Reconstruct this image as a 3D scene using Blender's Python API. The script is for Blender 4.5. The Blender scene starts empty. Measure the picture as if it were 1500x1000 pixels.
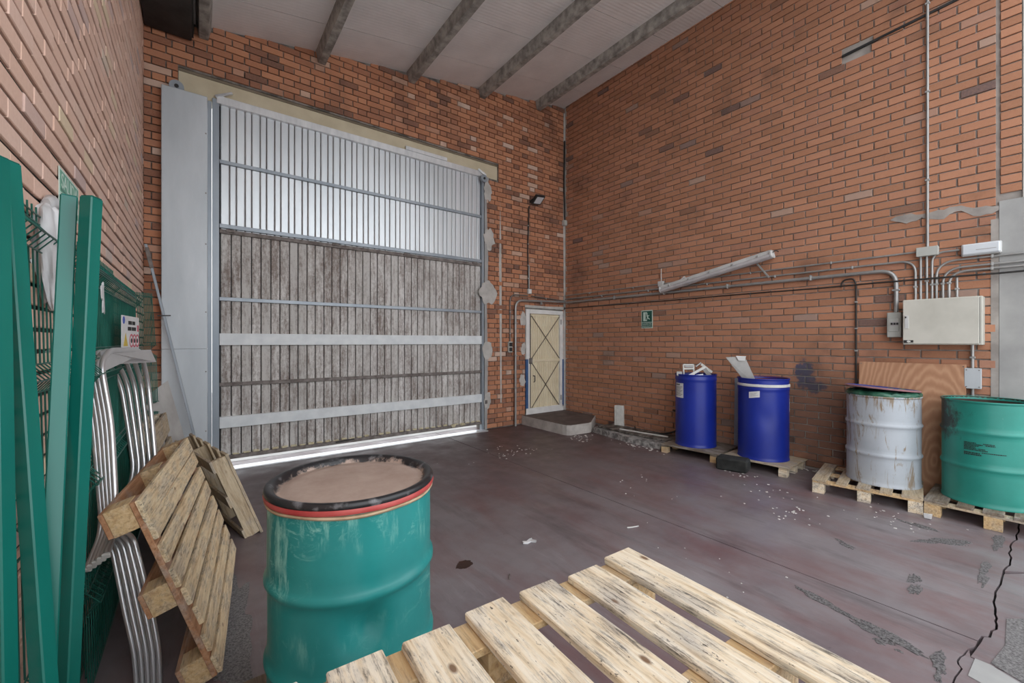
import bpy, bmesh, math, random
from mathutils import Vector, Matrix, Euler, noise as mnoise
random.seed(7)
sc = bpy.context.scene
COL = sc.collection

# ------------------------------------------------------------------ camera
CAM_H, YAW, FPX, CX, CY = 1.55, math.radians(36.8), 614.0, 750.0, 500.5
cam_d = bpy.data.cameras.new('camera')
cam_d.sensor_width = 36.0
cam_d.lens = 36.0 * FPX / 1500.0
cam_d.clip_start = 0.02
cam_d.shift_y = 0.5 / 1500.0
cam = bpy.data.objects.new('camera', cam_d)
cam.location = (0, 0, CAM_H)
cam.rotation_euler = (math.radians(90), 0, -YAW)
COL.objects.link(cam)
sc.camera = cam

# ------------------------------------------------------------------ sky and exposure
world = bpy.data.worlds.new('overcast_sky')
sc.world = world
world.use_nodes = True
wn = world.node_tree
wn.nodes.clear()
w_out = wn.nodes.new('ShaderNodeOutputWorld')
w_bg = wn.nodes.new('ShaderNodeBackground')
w_bg.inputs['Color'].default_value = (0.93, 0.96, 1.0, 1)
w_bg.inputs['Strength'].default_value = 1.0
wn.links.new(w_bg.outputs[0], w_out.inputs[0])
sc.view_settings.view_transform = 'Standard'
sc.view_settings.look = 'None'
sc.view_settings.gamma = 1.0
sc.view_settings.use_curve_mapping = False
sc.view_settings.exposure = 1.5

# ------------------------------------------------------------------ room measures
RX, BY, LX = 5.98, 6.2, -0.49          # brick faces: wall with the conduits, wall with the big door, wall with the fence panels
FRONT = -0.3                           # the open front of the bay
def ceil_z(x): return 5.31 + 0.169 * x
S_, C_ = math.sin(YAW), math.cos(YAW)
def ray(px, py):
    r = (px - CX) / FPX
    return Vector((S_ + r * C_, C_ - r * S_, (CY - py) / FPX))
CAM = Vector((0, 0, CAM_H))
def on_x(px, py, x=RX): d = ray(px, py); return CAM + d * (x / d.x)
def on_y(px, py, y=BY): d = ray(px, py); return CAM + d * (y / d.y)
def on_z(px, py, z=0.0): d = ray(px, py); return CAM + d * ((z - CAM_H) / d.z)
def at_d(px, py, t): return CAM + ray(px, py) * t
def project(p):
    dep = p[0] * S_ + p[1] * C_
    return (CX + FPX * (p[0] * C_ - p[1] * S_) / dep, CY - FPX * (p[2] - CAM_H) / dep, dep)

# ------------------------------------------------------------------ helpers: objects
def link(o, parent=None):
    COL.objects.link(o)
    if parent is not None: o.parent = parent
    return o
def tag(o, label, cat, group=None):
    o['label'] = label; o['category'] = cat
    if group: o['group'] = group
    return o
def thing(name, label, cat, loc=(0, 0, 0), rot=(0, 0, 0), group=None):
    o = bpy.data.objects.new(name, None)
    o.location = loc
    o.rotation_euler = rot if not isinstance(rot, (int, float)) else (0, 0, rot)
    o.empty_display_size = 0.1
    link(o)
    return tag(o, label, cat, group)
def structure(o):
    o['kind'] = 'structure'; return o
def stuff(o):
    o['kind'] = 'stuff'; return o
def copy_tree(o, parent=None):
    c = o.copy(); COL.objects.link(c)
    if parent is not None: c.parent = parent
    for ch in o.children: copy_tree(ch, c)
    return c

class B:
    """collects vertices and faces of one mesh"""
    def __init__(s): s.v = []; s.f = []
    def add(s, vs, fs):
        n = len(s.v); s.v += [Vector(p) for p in vs]; s.f += [tuple(i + n for i in f) for f in fs]; return s
    def box(s, c, d, rot=None, bev=0.0):
        x, y, z = d[0] / 2, d[1] / 2, d[2] / 2
        if bev <= 0:
            vs = [(a * x, b * y, e * z) for e in (-1, 1) for b in (-1, 1) for a in (-1, 1)]
            fs = [(0, 2, 3, 1), (4, 5, 7, 6), (0, 1, 5, 4), (2, 6, 7, 3), (0, 4, 6, 2), (1, 3, 7, 5)]
        else:
            bm = bmesh.new(); bmesh.ops.create_cube(bm, size=1)
            for v in bm.verts: v.co = Vector((v.co.x * d[0], v.co.y * d[1], v.co.z * d[2]))
            bmesh.ops.bevel(bm, geom=bm.edges[:], offset=bev, segments=1, affect='EDGES')
            bm.verts.index_update(); vs = [v.co.copy() for v in bm.verts]; fs = [[v.index for v in f.verts] for f in bm.faces]; bm.free()
        m = rot if rot is not None else Matrix.Identity(3)
        return s.add([m @ Vector(p) + Vector(c) for p in vs], fs)
    def box2(s, a, b, bev=0.0):
        a = Vector(a); b = Vector(b)
        return s.box((a + b) / 2, (abs(b.x - a.x), abs(b.y - a.y), abs(b.z - a.z)), None, bev)
    def bar(s, a, b, w, h, up=(0, 0, 1), bev=0.0):
        a = Vector(a); b = Vector(b); d = b - a; L = d.length; x = d.normalized()
        u = Vector(up)
        if abs(x.dot(u)) > 0.98: u = Vector((1, 0, 0)) if abs(x.x) < 0.9 else Vector((0, 1, 0))
        y = u.cross(x).normalized(); z = x.cross(y)
        m = Matrix((x, y, z)).transposed()
        return s.box((a + b) / 2, (L, w, h), m, bev)
    def tube(s, pts, r, n=8, closed=False, flat=1.0):
        pts = [Vector(p) for p in pts]; k = len(pts)
        prev = None; rings = []
        for i, p in enumerate(pts):
            if closed: t = (pts[(i + 1) % k] - pts[i - 1])
            else: t = pts[min(i + 1, k - 1)] - pts[max(i - 1, 0)]
            t.normalize()
            if prev is None:
                u = Vector((0, 0, 1)) if abs(t.z) < 0.9 else Vector((1, 0, 0))
                u = (u - t * u.dot(t)).normalized()
            else:
                u = (prev - t * prev.dot(t)).normalized()
            prev = u; w = t.cross(u)
            rr = r[i] if isinstance(r, (list, tuple)) else r
            rings.append([p + (u * math.cos(a) * flat + w * math.sin(a)) * rr for a in (2 * math.pi * j / n for j in range(n))])
        vs = [q for ring in rings for q in ring]; fs = []
        m = k if closed else k - 1
        for i in range(m):
            for j in range(n):
                a = i * n + j; b = i * n + (j + 1) % n; c = ((i + 1) % k) * n + (j + 1) % n; d = ((i + 1) % k) * n + j
                fs.append((a, b, c, d))
        if not closed:
            fs.append(tuple(range(n - 1, -1, -1))); fs.append(tuple((k - 1) * n + j for j in range(n)))
        return s.add(vs, fs)
    def lathe(s, prof, n=48, dent=None):
        vs = []; fs = []; idx = []
        for (r, z) in prof:
            if r < 1e-6:
                idx.append([len(vs)]); vs.append((0, 0, z))
            else:
                row = []
                for j in range(n):
                    a = 2 * math.pi * j / n; rr = r
                    if dent: rr = r + dent(a, z, r)
                    row.append(len(vs)); vs.append((rr * math.cos(a), rr * math.sin(a), z))
                idx.append(row)
        for a, b in zip(idx, idx[1:]):
            if len(a) == 1 and len(b) == 1: continue
            for j in range(n):
                k = (j + 1) % n
                if len(a) == 1: fs.append((a[0], b[j], b[k]))
                elif len(b) == 1: fs.append((a[j], a[k], b[0]))
                else: fs.append((a[j], a[k], b[k], b[j]))
        return s.add(vs, fs)
    def prism(s, poly, depth, M=None):
        """poly in local xy, extruded along local z from 0 to depth; M places it"""
        n = len(poly); M = M or Matrix.Identity(4)
        vs = [M @ Vector((x, y, 0)) for x, y in poly] + [M @ Vector((x, y, depth)) for x, y in poly]
        fs = [tuple(range(n - 1, -1, -1)), tuple(range(n, 2 * n))] + [(i, (i + 1) % n, n + (i + 1) % n, n + i) for i in range(n)]
        return s.add(vs, fs)
    def jitter(s, amt, scale=6.0, seed=0.0):
        for v in s.v:
            q = v * scale + Vector((seed, seed * 1.7, seed * .3)); v += Vector((mnoise.noise(q), mnoise.noise(q + Vector((9, 0, 0))), mnoise.noise(q + Vector((0, 9, 0))))) * amt
        return s
    def mesh(s, name, mat, smooth=None, offset=None):
        me = bpy.data.meshes.new(name)
        o = offset or Vector((0, 0, 0))
        me.from_pydata([tuple(v - o) for v in s.v], [], s.f)
        bm = bmesh.new(); bm.from_mesh(me); bmesh.ops.recalc_face_normals(bm, faces=bm.faces[:]); bm.to_mesh(me); bm.free()
        for m in (mat if isinstance(mat, (list, tuple)) else [mat]):
            if m: me.materials.append(m)
        if smooth:
            me.polygons.foreach_set('use_smooth', [True] * len(me.polygons))
            me.set_sharp_from_angle(angle=math.radians(smooth))
        return me
    def build(s, name, mat, parent=None, smooth=None, recenter=None):
        """recenter: move the origin to the bottom centre (default for top-level meshes) or the centre (parts)"""
        xs = [v.x for v in s.v]; ys = [v.y for v in s.v]; zs = [v.z for v in s.v]
        if recenter is None: recenter = True
        o = Vector(((min(xs) + max(xs)) / 2, (min(ys) + max(ys)) / 2, min(zs) if parent is None else (min(zs) + max(zs)) / 2)) if recenter else Vector((0, 0, 0))
        ob = bpy.data.objects.new(name, s.mesh(name, mat, smooth, o))
        link(ob, parent); ob.location = o - (PIVOT.get(parent.name, Vector((0, 0, 0))) if parent is not None else Vector((0, 0, 0)))
        PIVOT[ob.name] = o.copy()
        return ob
PIVOT = {}      # origin of mesh roots in the coordinates their geometry was given in (children share those coordinates)

def fillet(pts, r, n=6):
    pts = [Vector(p) for p in pts]; out = [pts[0]]
    for i in range(1, len(pts) - 1):
        a, b, c = pts[i - 1], pts[i], pts[i + 1]
        u = (a - b); v = (c - b); d = min(r, u.length * .49, v.length * .49); u.normalize(); v.normalize()
        if (u + v).length < 0.05: out.append(b); continue
        p0 = b + u * d; p2 = b + v * d
        for k in range(n + 1):
            t = k / n; out.append(p0 * (1 - t) ** 2 + b * 2 * t * (1 - t) + p2 * t * t)
    out.append(pts[-1]); return out

def font(name, body, size, mat, parent, M, extrude=0.0004, align='CENTER'):
    cu = bpy.data.curves.new(name, 'FONT'); cu.body = body; cu.size = size; cu.extrude = extrude
    cu.align_x = align; cu.align_y = 'CENTER'; cu.materials.append(mat)
    tmp = bpy.data.objects.new(name, cu); COL.objects.link(tmp)
    me = bpy.data.meshes.new_from_object(tmp.evaluated_get(bpy.context.evaluated_depsgraph_get()))
    bpy.data.objects.remove(tmp)
    if not me.materials: me.materials.append(mat)
    o = bpy.data.objects.new(name, me); link(o, parent)
    o.matrix_local = M
    return stuff(o)

# ------------------------------------------------------------------ helpers: materials
class NT:
    def __init__(s, name):
        s.m = bpy.data.materials.new(name); s.m.use_nodes = True; s.t = s.m.node_tree; s.t.nodes.clear()
        s.out = s.n('ShaderNodeOutputMaterial'); s.b = s.n('ShaderNodeBsdfPrincipled'); s.l(s.b.outputs[0], s.out.inputs[0])
    def n(s, t, **k):
        x = s.t.nodes.new(t)
        for a, b in k.items(): setattr(x, a, b)
        return x
    def l(s, a, b): s.t.links.new(a, b)
    def val(s, sock, v):
        if hasattr(v, 'is_linked') or isinstance(v, bpy.types.NodeSocket): s.l(v, sock)
        else: sock.default_value = v
    def coord(s, kind='Object', scale=(1, 1, 1), rnd=False, loc=(0, 0, 0)):
        if kind == 'Position': src = s.n('ShaderNodeNewGeometry').outputs['Position']
        else: src = s.n('ShaderNodeTexCoord').outputs[kind]
        mp = s.n('ShaderNodeMapping'); mp.inputs['Scale'].default_value = scale; mp.inputs['Location'].default_value = loc; s.l(src, mp.inputs[0])
        o = mp.outputs[0]
        if rnd:
            oi = s.n('ShaderNodeObjectInfo'); mu = s.n('ShaderNodeMath', operation='MULTIPLY'); mu.inputs[1].default_value = 37.0; s.l(oi.outputs['Random'], mu.inputs[0])
            ad = s.n('ShaderNodeVectorMath', operation='ADD'); s.l(o, ad.inputs[0]); s.l(mu.outputs[0], ad.inputs[1]); o = ad.outputs[0]
        return o
    def noise(s, vec, scale=5, detail=4, rough=.55, dist=0.0):
        x = s.n('ShaderNodeTexNoise'); x.inputs['Scale'].default_value = scale; x.inputs['Detail'].default_value = detail; x.inputs['Roughness'].default_value = rough; x.inputs['Distortion'].default_value = dist
        s.l(vec, x.inputs['Vector']); return x.outputs['Fac']
    def ramp(s, fac, stops, interp='LINEAR'):
        x = s.n('ShaderNodeValToRGB'); x.color_ramp.interpolation = interp; e = x.color_ramp.elements
        while len(e) < len(stops): e.new(0.5)
        for el, (p, c) in zip(e, stops):
            el.position = p; el.color = (c, c, c, 1) if isinstance(c, (int, float)) else (*c, 1)
        s.l(fac, x.inputs[0]); return x.outputs[0]
    def mix(s, f, a, b, mode='MIX'):
        x = s.n('ShaderNodeMix', data_type='RGBA', blend_type=mode)
        for sock, v in ((x.inputs[0], f), (x.inputs[6], a), (x.inputs[7], b)):
            if isinstance(v, tuple): sock.default_value = (*v, 1)
            elif isinstance(v, (int, float)): sock.default_value = v
            else: s.l(v, sock)
        return x.outputs[2]
    def math(s, op, a, b=0.0, c=None):
        x = s.n('ShaderNodeMath', operation=op)
        for i, v in enumerate((a, b, c)):
            if v is None: continue
            if isinstance(v, (int, float)): x.inputs[i].default_value = v
            else: s.l(v, x.inputs[i])
        return x.outputs[0]
    def island(s):
        g = s.n('ShaderNodeNewGeometry').outputs['Random Per Island']; o = s.n('ShaderNodeObjectInfo').outputs['Random']
        return s.math('FRACT', s.math('ADD', g, s.math('MULTIPLY', o, 7.31)))
    def fin(s, col, rough=.6, metal=0.0, bump=None, bs=.3, bd=.01, spec=None):
        for k, v in (('Base Color', col), ('Roughness', rough), ('Metallic', metal)):
            if isinstance(v, tuple): s.b.inputs[k].default_value = (*v, 1)
            elif isinstance(v, (int, float)): s.b.inputs[k].default_value = v
            else: s.l(v, s.b.inputs[k])
        if spec is not None: s.b.inputs['Specular IOR Level'].default_value = spec
        if bump is not None:
            x = s.n('ShaderNodeBump'); x.inputs['Strength'].default_value = bs; x.inputs['Distance'].default_value = bd; s.l(bump, x.inputs['Height']); s.l(x.outputs[0], s.b.inputs['Normal'])
        return s.m

def plain(name, c1, c2=None, scale=6, rough=.5, metal=0.0, stretch=(1, 1, 1), bump=0.0, bd=.003, kind='Object', lo=.35, hi=.65, rvar=0.0, detail=5):
    t = NT(name); v = t.coord(kind, stretch, rnd=True if kind == 'Object' else False)
    f = t.noise(v, scale, detail)
    col = t.ramp(f, [(lo, c1), (hi, c2 or c1)])
    r = rough
    if rvar: r = t.math('ADD', t.math('MULTIPLY', t.noise(v, scale * 2.3, 3), rvar), rough - rvar / 2)
    return t.fin(col, r, metal, t.noise(v, scale * 3, 4) if bump else None, bump, bd)

def brick_mat(name, stops, stain=None, dirt=(.05, .035, .03), dlo=.58, dhi=.75, pale=(.45, .38, .32), extra=None, rough=.85):
    t = NT(name); pos = t.coord('Position')
    r = t.island()
    base = t.ramp(r, stops, 'LINEAR')
    fine = t.noise(pos, 55, 5, .65)
    base = t.mix(t.ramp(fine, [(.3, .0), (.75, .55)]), base, t.mix(.5, base, (.55, .30, .2)))
    big = t.noise(pos, 1.3, 5, .6)
    base = t.mix(t.math('MULTIPLY', t.ramp(big, [(dlo, 0), (dhi, 1)]), .6), base, dirt)
    chips = t.noise(pos, 14, 6, .7)
    base = t.mix(t.math('MULTIPLY', t.ramp(chips, [(.68, 0), (.74, 1)]), .65), base, pale)
    if extra: base = extra(t, base, pos)
    return t.fin(base, rough, 0, t.math('ADD', fine, t.math('MULTIPLY', chips, .5)), .5, .004)

def wood_mat(name, light, mid, dark, speck=.5, rough=.75, grain=1.0, grey=.5):
    t = NT(name); v = t.coord('Object', (1.0, 11, 11), rnd=True)
    g = t.noise(v, 5 * grain, 7, .66, .5)
    col = t.ramp(g, [(.30, dark), (.43, mid), (.60, light)])
    oi = t.n('ShaderNodeObjectInfo').outputs['Random']
    col = t.mix(t.math('MULTIPLY', oi, .4), col, t.mix(.5, col, mid))
    bl = t.noise(t.coord('Object', (1.6, 3.5, 3.5), rnd=True), 3.2, 5, .6)
    col = t.mix(t.math('MULTIPLY', t.ramp(bl, [(.45, 0), (.62, 1)]), grey), col, t.mix(g, (.20, .18, .16), (.62, .58, .53)))
    st = t.noise(t.coord('Object', (1.5, 16, 16), rnd=True), 6, 8, .8, .3)
    col = t.mix(t.math('MULTIPLY', t.math('MULTIPLY', t.ramp(st, [(.50, 0), (.60, 1)]), t.ramp(bl, [(.40, .2), (.55, 1)])), speck), col, (.06, .052, .048))
    sp = t.noise(t.coord('Object', (5, 9, 9), rnd=True), 9, 6, .7)
    col = t.mix(t.math('MULTIPLY', t.ramp(sp, [(.63, 0), (.67, 1)]), speck), col, (.045, .035, .03))
    kn = t.n('ShaderNodeTexVoronoi'); kn.inputs['Scale'].default_value = 5; t.l(t.coord('Object', (1, 2, 2), rnd=True), kn.inputs['Vector'])
    col = t.mix(t.math('MULTIPLY', t.ramp(kn.outputs['Distance'], [(.05, 1), (.10, 0)]), speck), col, (.15, .07, .03))
    return t.fin(col, rough, 0, t.math('ADD', g, st), .45, .004)

M = {}
def blue_smear(t, base, pos):
    d = t.n('ShaderNodeVectorMath', operation='DISTANCE'); t.l(pos, d.inputs[0]); d.inputs[1].default_value = (5.98, 1.98, 1.13)
    n = t.noise(pos, 4.5, 5, .65)
    f = t.math('SUBTRACT', t.math('ADD', t.math('MULTIPLY', n, 2.2), -.52), t.math('MULTIPLY', d.outputs['Value'], 2.2))
    base = t.mix(t.math('MULTIPLY', t.ramp(f, [(.20, 0), (.36, 1)]), .85), base, (.018, .06, .135))
    # mottled near-black tone on the courses behind the drums
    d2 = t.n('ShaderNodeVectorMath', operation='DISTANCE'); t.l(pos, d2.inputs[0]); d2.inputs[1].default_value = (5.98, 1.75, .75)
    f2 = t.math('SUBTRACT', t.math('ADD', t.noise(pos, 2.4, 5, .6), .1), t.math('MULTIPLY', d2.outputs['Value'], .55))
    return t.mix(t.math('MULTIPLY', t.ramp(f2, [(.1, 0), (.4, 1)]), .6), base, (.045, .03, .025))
M['brick_r'] = brick_mat('orange_brown_brick', [(0, (.12, .085, .085)), (.012, (.24, .12, .075)), (.03, (.36, .165, .09)), (.4, (.42, .19, .105)), (.75, (.48, .225, .13)), (.97, (.38, .175, .11)), (.985, (.44, .30, .23)), (1, (.20, .14, .13))], extra=blue_smear)
M['brick_l'] = brick_mat('pink_brick', [(0, (.60, .47, .45)), (.06, (.76, .52, .42)), (.5, (.80, .545, .43)), (.92, (.82, .59, .49)), (.97, (.80, .66, .46)), (1, (.62, .53, .53))], dlo=.75, dhi=.95, pale=(.80, .68, .62))
M['brick_b'] = brick_mat('red_orange_brick', [(0, (.14, .07, .05)), (.1, (.28, .115, .065)), (.4, (.42, .17, .085)), (.75, (.50, .22, .115)), (.92, (.40, .18, .105)), (.96, (.56, .36, .26)), (1, (.60, .46, .38))], dirt=(.10, .05, .035), dlo=.5, dhi=.72)
M['mortar'] = plain('grey_mortar', (.27, .245, .225), (.42, .385, .355), 5, .95, bump=.5, bd=.006, kind='Position')
M['mortar_dark'] = plain('dark_recessed_mortar', (.012, .009, .008), (.035, .027, .023), 5, .95, bump=.5, bd=.006, kind='Position')
M['mortar_back'] = plain('dark_mortar', (.09, .08, .07), (.26, .235, .21), 7, .95, bump=.6, bd=.008, kind='Position', lo=.4, hi=.62)
M['plaster'] = plain('pale_plaster', (.40, .385, .36), (.54, .52, .49), 7, .9, bump=.35, bd=.006, kind='Position')
M['concrete'] = plain('grey_concrete', (.30, .30, .295), (.42, .42, .41), 3, .85, bump=.3, bd=.004, kind='Position', lo=.3, hi=.7)
M['concrete_old'] = plain('dark_purlin_concrete', (.20, .19, .175), (.46, .44, .405), 9, .9, bump=.6, bd=.008, kind='Position')
M['kerb'] = plain('broken_concrete', (.16, .15, .145), (.42, .40, .38), 16, .95, bump=1, bd=.02, kind='Position', lo=.4, hi=.6)
M['aggregate_pale'] = plain('pale_exposed_aggregate', (.22, .21, .21), (.52, .50, .50), 110, .9, bump=1, bd=.03, kind='Position', lo=.36, hi=.64)
M['aggregate'] = plain('exposed_aggregate', (.13, .12, .125), (.40, .38, .38), 95, .9, bump=1, bd=.03, kind='Position', lo=.36, hi=.64)

def floor_mat():
    t = NT('maroon_painted_concrete'); pos = t.coord('Position')
    a = t.noise(pos, .9, 6, .62); b = t.noise(t.coord('Position', (1.0, .28, 1), loc=(3, 1, 0)), 3.2, 6, .65, .4)
    col = t.ramp(a, [(.32, (.150, .112, .122)), (.5, (.215, .19, .20)), (.72, (.275, .252, .262))])
    col = t.mix(t.ramp(b, [(.44, 0), (.74, .75)]), col, (.175, .082, .080))
    c = t.noise(t.coord('Position', (2.4, .42, 1), loc=(1, 5, 0)), 1.7, 7, .7)
    col = t.mix(t.math('MULTIPLY', t.ramp(c, [(.53, 0), (.70, 1)]), .65), col, (.075, .062, .066))
    e = t.noise(t.coord('Position', (3.2, .35, 1), loc=(7, 2, 0)), 3.0, 8, .75)
    col = t.mix(t.math('MULTIPLY', t.ramp(e, [(.58, 0), (.74, 1)]), .45), col, (.36, .33, .345))
    d = t.noise(pos, 13, 7, .74)
    col = t.mix(t.math('MULTIPLY', t.ramp(d, [(.66, 0), (.73, 1)]), .4), col, (.42, .39, .39))
    col = t.mix(t.math('MULTIPLY', t.ramp(d, [(.28, 1), (.36, 0)]), .5), col, (.05, .04, .042))
    # maroon at the bay's end, paler towards the opening: daylight partly put in the colour
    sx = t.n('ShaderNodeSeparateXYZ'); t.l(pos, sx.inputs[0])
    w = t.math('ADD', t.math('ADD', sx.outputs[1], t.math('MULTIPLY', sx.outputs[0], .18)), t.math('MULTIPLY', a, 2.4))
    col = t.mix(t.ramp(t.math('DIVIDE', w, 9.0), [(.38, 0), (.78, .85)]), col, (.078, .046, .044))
    r = t.ramp(t.noise(pos, 3.5, 5, .6), [(.3, .32), (.7, .60)])
    return t.fin(col, r, 0, t.math('ADD', d, b), .12, .004)
M['floor'] = floor_mat()
M['crack'] = plain('crack_dirt', (.02, .018, .018), (.05, .045, .04), 20, .95, kind='Position')
M['ground'] = plain('outside_concrete_yard', (.36, .35, .34), (.48, .47, .45), 2, .9, kind='Position')

def ceiling_mat():
    t = NT('ribbed_ceiling_panel'); pos = t.coord('Position')
    w = t.n('ShaderNodeTexWave', wave_type='BANDS', bands_direction='Y'); w.inputs['Scale'].default_value = 6.2; w.inputs['Distortion'].default_value = .0; t.l(pos, w.inputs['Vector'])
    col = t.ramp(t.noise(pos, 2.5, 4), [(.3, (.74, .72, .715)), (.7, (.84, .82, .815))])
    return t.fin(col, .7, 0, w.outputs['Fac'], .25, .006)
M['ceiling'] = ceiling_mat()
M['joint_white'] = plain('white_joint_strip', (.85, .85, .84), None, 5, .6)
M['black_steel'] = plain('black_steel', (.012, .012, .013), (.03, .03, .03), 6, .6)
M['cream_steel'] = plain('cream_painted_steel', (.52, .45, .31), (.60, .53, .38), 4, .5, kind='Position')
M['lintel_shade'] = plain('lintel_shade_strip', (.16, .13, .09), (.22, .18, .13), 6, .8, kind='Position')

def galv(name, c1, c2, rough=.38, metal=.75, sc_=3.0, stretch=(1, 1, .25), kind='Position', scratch=.0):
    t = NT(name); v = t.coord(kind, stretch); a = t.noise(v, sc_, 6, .6); b = t.noise(t.coord(kind), 35, 4, .6)
    col = t.ramp(a, [(.3, c1), (.7, c2)])
    if scratch: col = t.mix(t.math('MULTIPLY', t.ramp(t.noise(t.coord(kind, (1, 1, .15)), 14, 6, .7), [(.64, 0), (.72, 1)]), scratch), col, (.75, .77, .78))
    r = t.math('ADD', t.math('MULTIPLY', b, .22), rough - .11)
    return t.fin(col, r, metal, a, .05, .01)
M['galv'] = galv('galvanised_sheet', (.60, .64, .665), (.72, .755, .775), .40, .62)
M['galv_box'] = galv('galvanised_casing', (.46, .505, .535), (.62, .66, .69), .5, .3, 2.2, scratch=.25)
M['galv_frame'] = galv('grey_steel_frame', (.26, .30, .34), (.38, .42, .46), .45, .4)
M['galv_bright'] = galv('bright_galvanised_strip', (.62, .64, .66), (.85, .86, .87), .35, .5, 9)
M['alu'] = galv('aluminium_tube', (.70, .71, .72), (.80, .80, .81), .34, .8, 4, (1, 1, 1))
M['conduit'] = galv('grey_conduit', (.30, .30, .295), (.44, .44, .43), .4, .55, 5, (1, 1, 1))
M['conduit_dark'] = galv('darkened_conduit', (.12, .115, .11), (.22, .215, .21), .45, .5, 5, (1, 1, 1))

def slat_old():
    t = NT('weathered_door_slat'); p = t.coord('Position')
    a = t.noise(t.coord('Position', (1, 1, .13)), 26, 9, .75); f = t.noise(t.coord('Position', (1, 1, .5)), 48, 8, .8)
    big = t.noise(t.coord('Position', (1.6, 1, .5)), 2.2, 4, .55)
    r = t.island()
    base = t.mix(r, (.53, .515, .49), (.70, .685, .66))
    m = t.math('ADD', t.math('ADD', t.math('MULTIPLY', a, .5), t.math('MULTIPLY', f, .5)), t.math('MULTIPLY', t.math('SUBTRACT', big, .5), .30))
    m = t.math('ADD', m, t.math('MULTIPLY', t.math('SUBTRACT', r, .5), .05))
    col = t.mix(t.ramp(m, [(.44, 0), (.60, .9)]), base, t.mix(a, (.13, .10, .085), (.24, .185, .155)))
    rg = t.math('ADD', .55, t.math('MULTIPLY', a, .3))
    return t.fin(col, rg, 0, f, .3, .003)
M['slat_old'] = slat_old()
M['rail_rust'] = plain('rusty_rail', (.12, .10, .09), (.24, .215, .20), 14, .75, stretch=(1, 1, 1), bump=.3, kind='Position')
M['white_rail'] = plain('white_painted_rail', (.66, .70, .72), (.76, .80, .81), 8, .5, kind='Position')
M['foam'] = plain('yellow_foam', (.55, .48, .30), (.68, .62, .44), 14, .9, bump=1, bd=.02, kind='Position')
M['door_cream'] = plain('cream_door_sheet', (.70, .61, .43), (.77, .69, .51), 5, .55, kind='Position')
M['door_line'] = plain('dark_door_brace', (.10, .08, .06), (.17, .14, .10), 9, .7, kind='Position')
M['white_paint'] = plain('white_paint', (.68, .68, .66), (.80, .80, .78), 6, .55, kind='Position')
M['blue_paint'] = plain('blue_frame_paint', (.03, .08, .20), (.05, .12, .28), 9, .5, kind='Position')
M['step'] = plain('step_concrete', (.36, .33, .305), (.54, .51, .475), 5, .85, bump=.4, bd=.006, kind='Position')
M['step_top'] = plain('step_tread', (.075, .055, .05), (.13, .10, .09), 5, .8, kind='Position')

M['wood_fresh'] = wood_mat('pale_pallet_wood', (.86, .77, .62), (.76, .62, .43), (.48, .35, .22), .9, grey=.6)
M['wood_lean'] = wood_mat('leaning_pallet_wood', (.82, .68, .45), (.68, .51, .30), (.44, .30, .17), .75, grey=.38)
M['wood_edge'] = wood_mat('pallet_block_wood', (.68, .50, .28), (.56, .37, .18), (.34, .20, .10), .5, grey=.3)
M['wood_grey'] = wood_mat('weathered_pallet_wood', (.56, .46, .32), (.44, .34, .22), (.25, .18, .11), .5)
M['wood_dark'] = wood_mat('dirty_pallet_wood', (.22, .17, .12), (.15, .115, .08), (.07, .05, .035), .5)
M['wood_red'] = wood_mat('reddish_pallet_wood', (.52, .28, .15), (.40, .19, .09), (.22, .10, .05), .3)
M['wood_black'] = wood_mat('blackened_board', (.07, .055, .045), (.045, .036, .03), (.02, .016, .014), .4)
def ply_mat():
    t = NT('orange_plywood'); v = t.coord('Object', (1, 1.0, .32), loc=(0, .2, .1))
    w = t.n('ShaderNodeTexWave', wave_type='RINGS', rings_direction='X'); w.inputs['Scale'].default_value = 9; w.inputs['Distortion'].default_value = 7; w.inputs['Detail'].default_value = 3; w.inputs['Detail Scale'].default_value = .9; t.l(v, w.inputs['Vector'])
    col = t.ramp(w.outputs['Fac'], [(0, (.44, .225, .125)), (.6, (.50, .265, .15)), (1, (.56, .32, .19))])
    wp = t.noise(t.coord('Object'), 2.2, 6, .7)
    col = t.mix(t.math('MULTIPLY', t.ramp(wp, [(.58, 0), (.78, 1)]), .5), col, (.66, .50, .38))
    return t.fin(col, .6)
M['ply'] = ply_mat()
M['board_grey'] = plain('pale_grey_laminate', (.30, .285, .27), (.46, .44, .42), 6, .6, stretch=(1, 1, .2), kind='Object')

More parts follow.
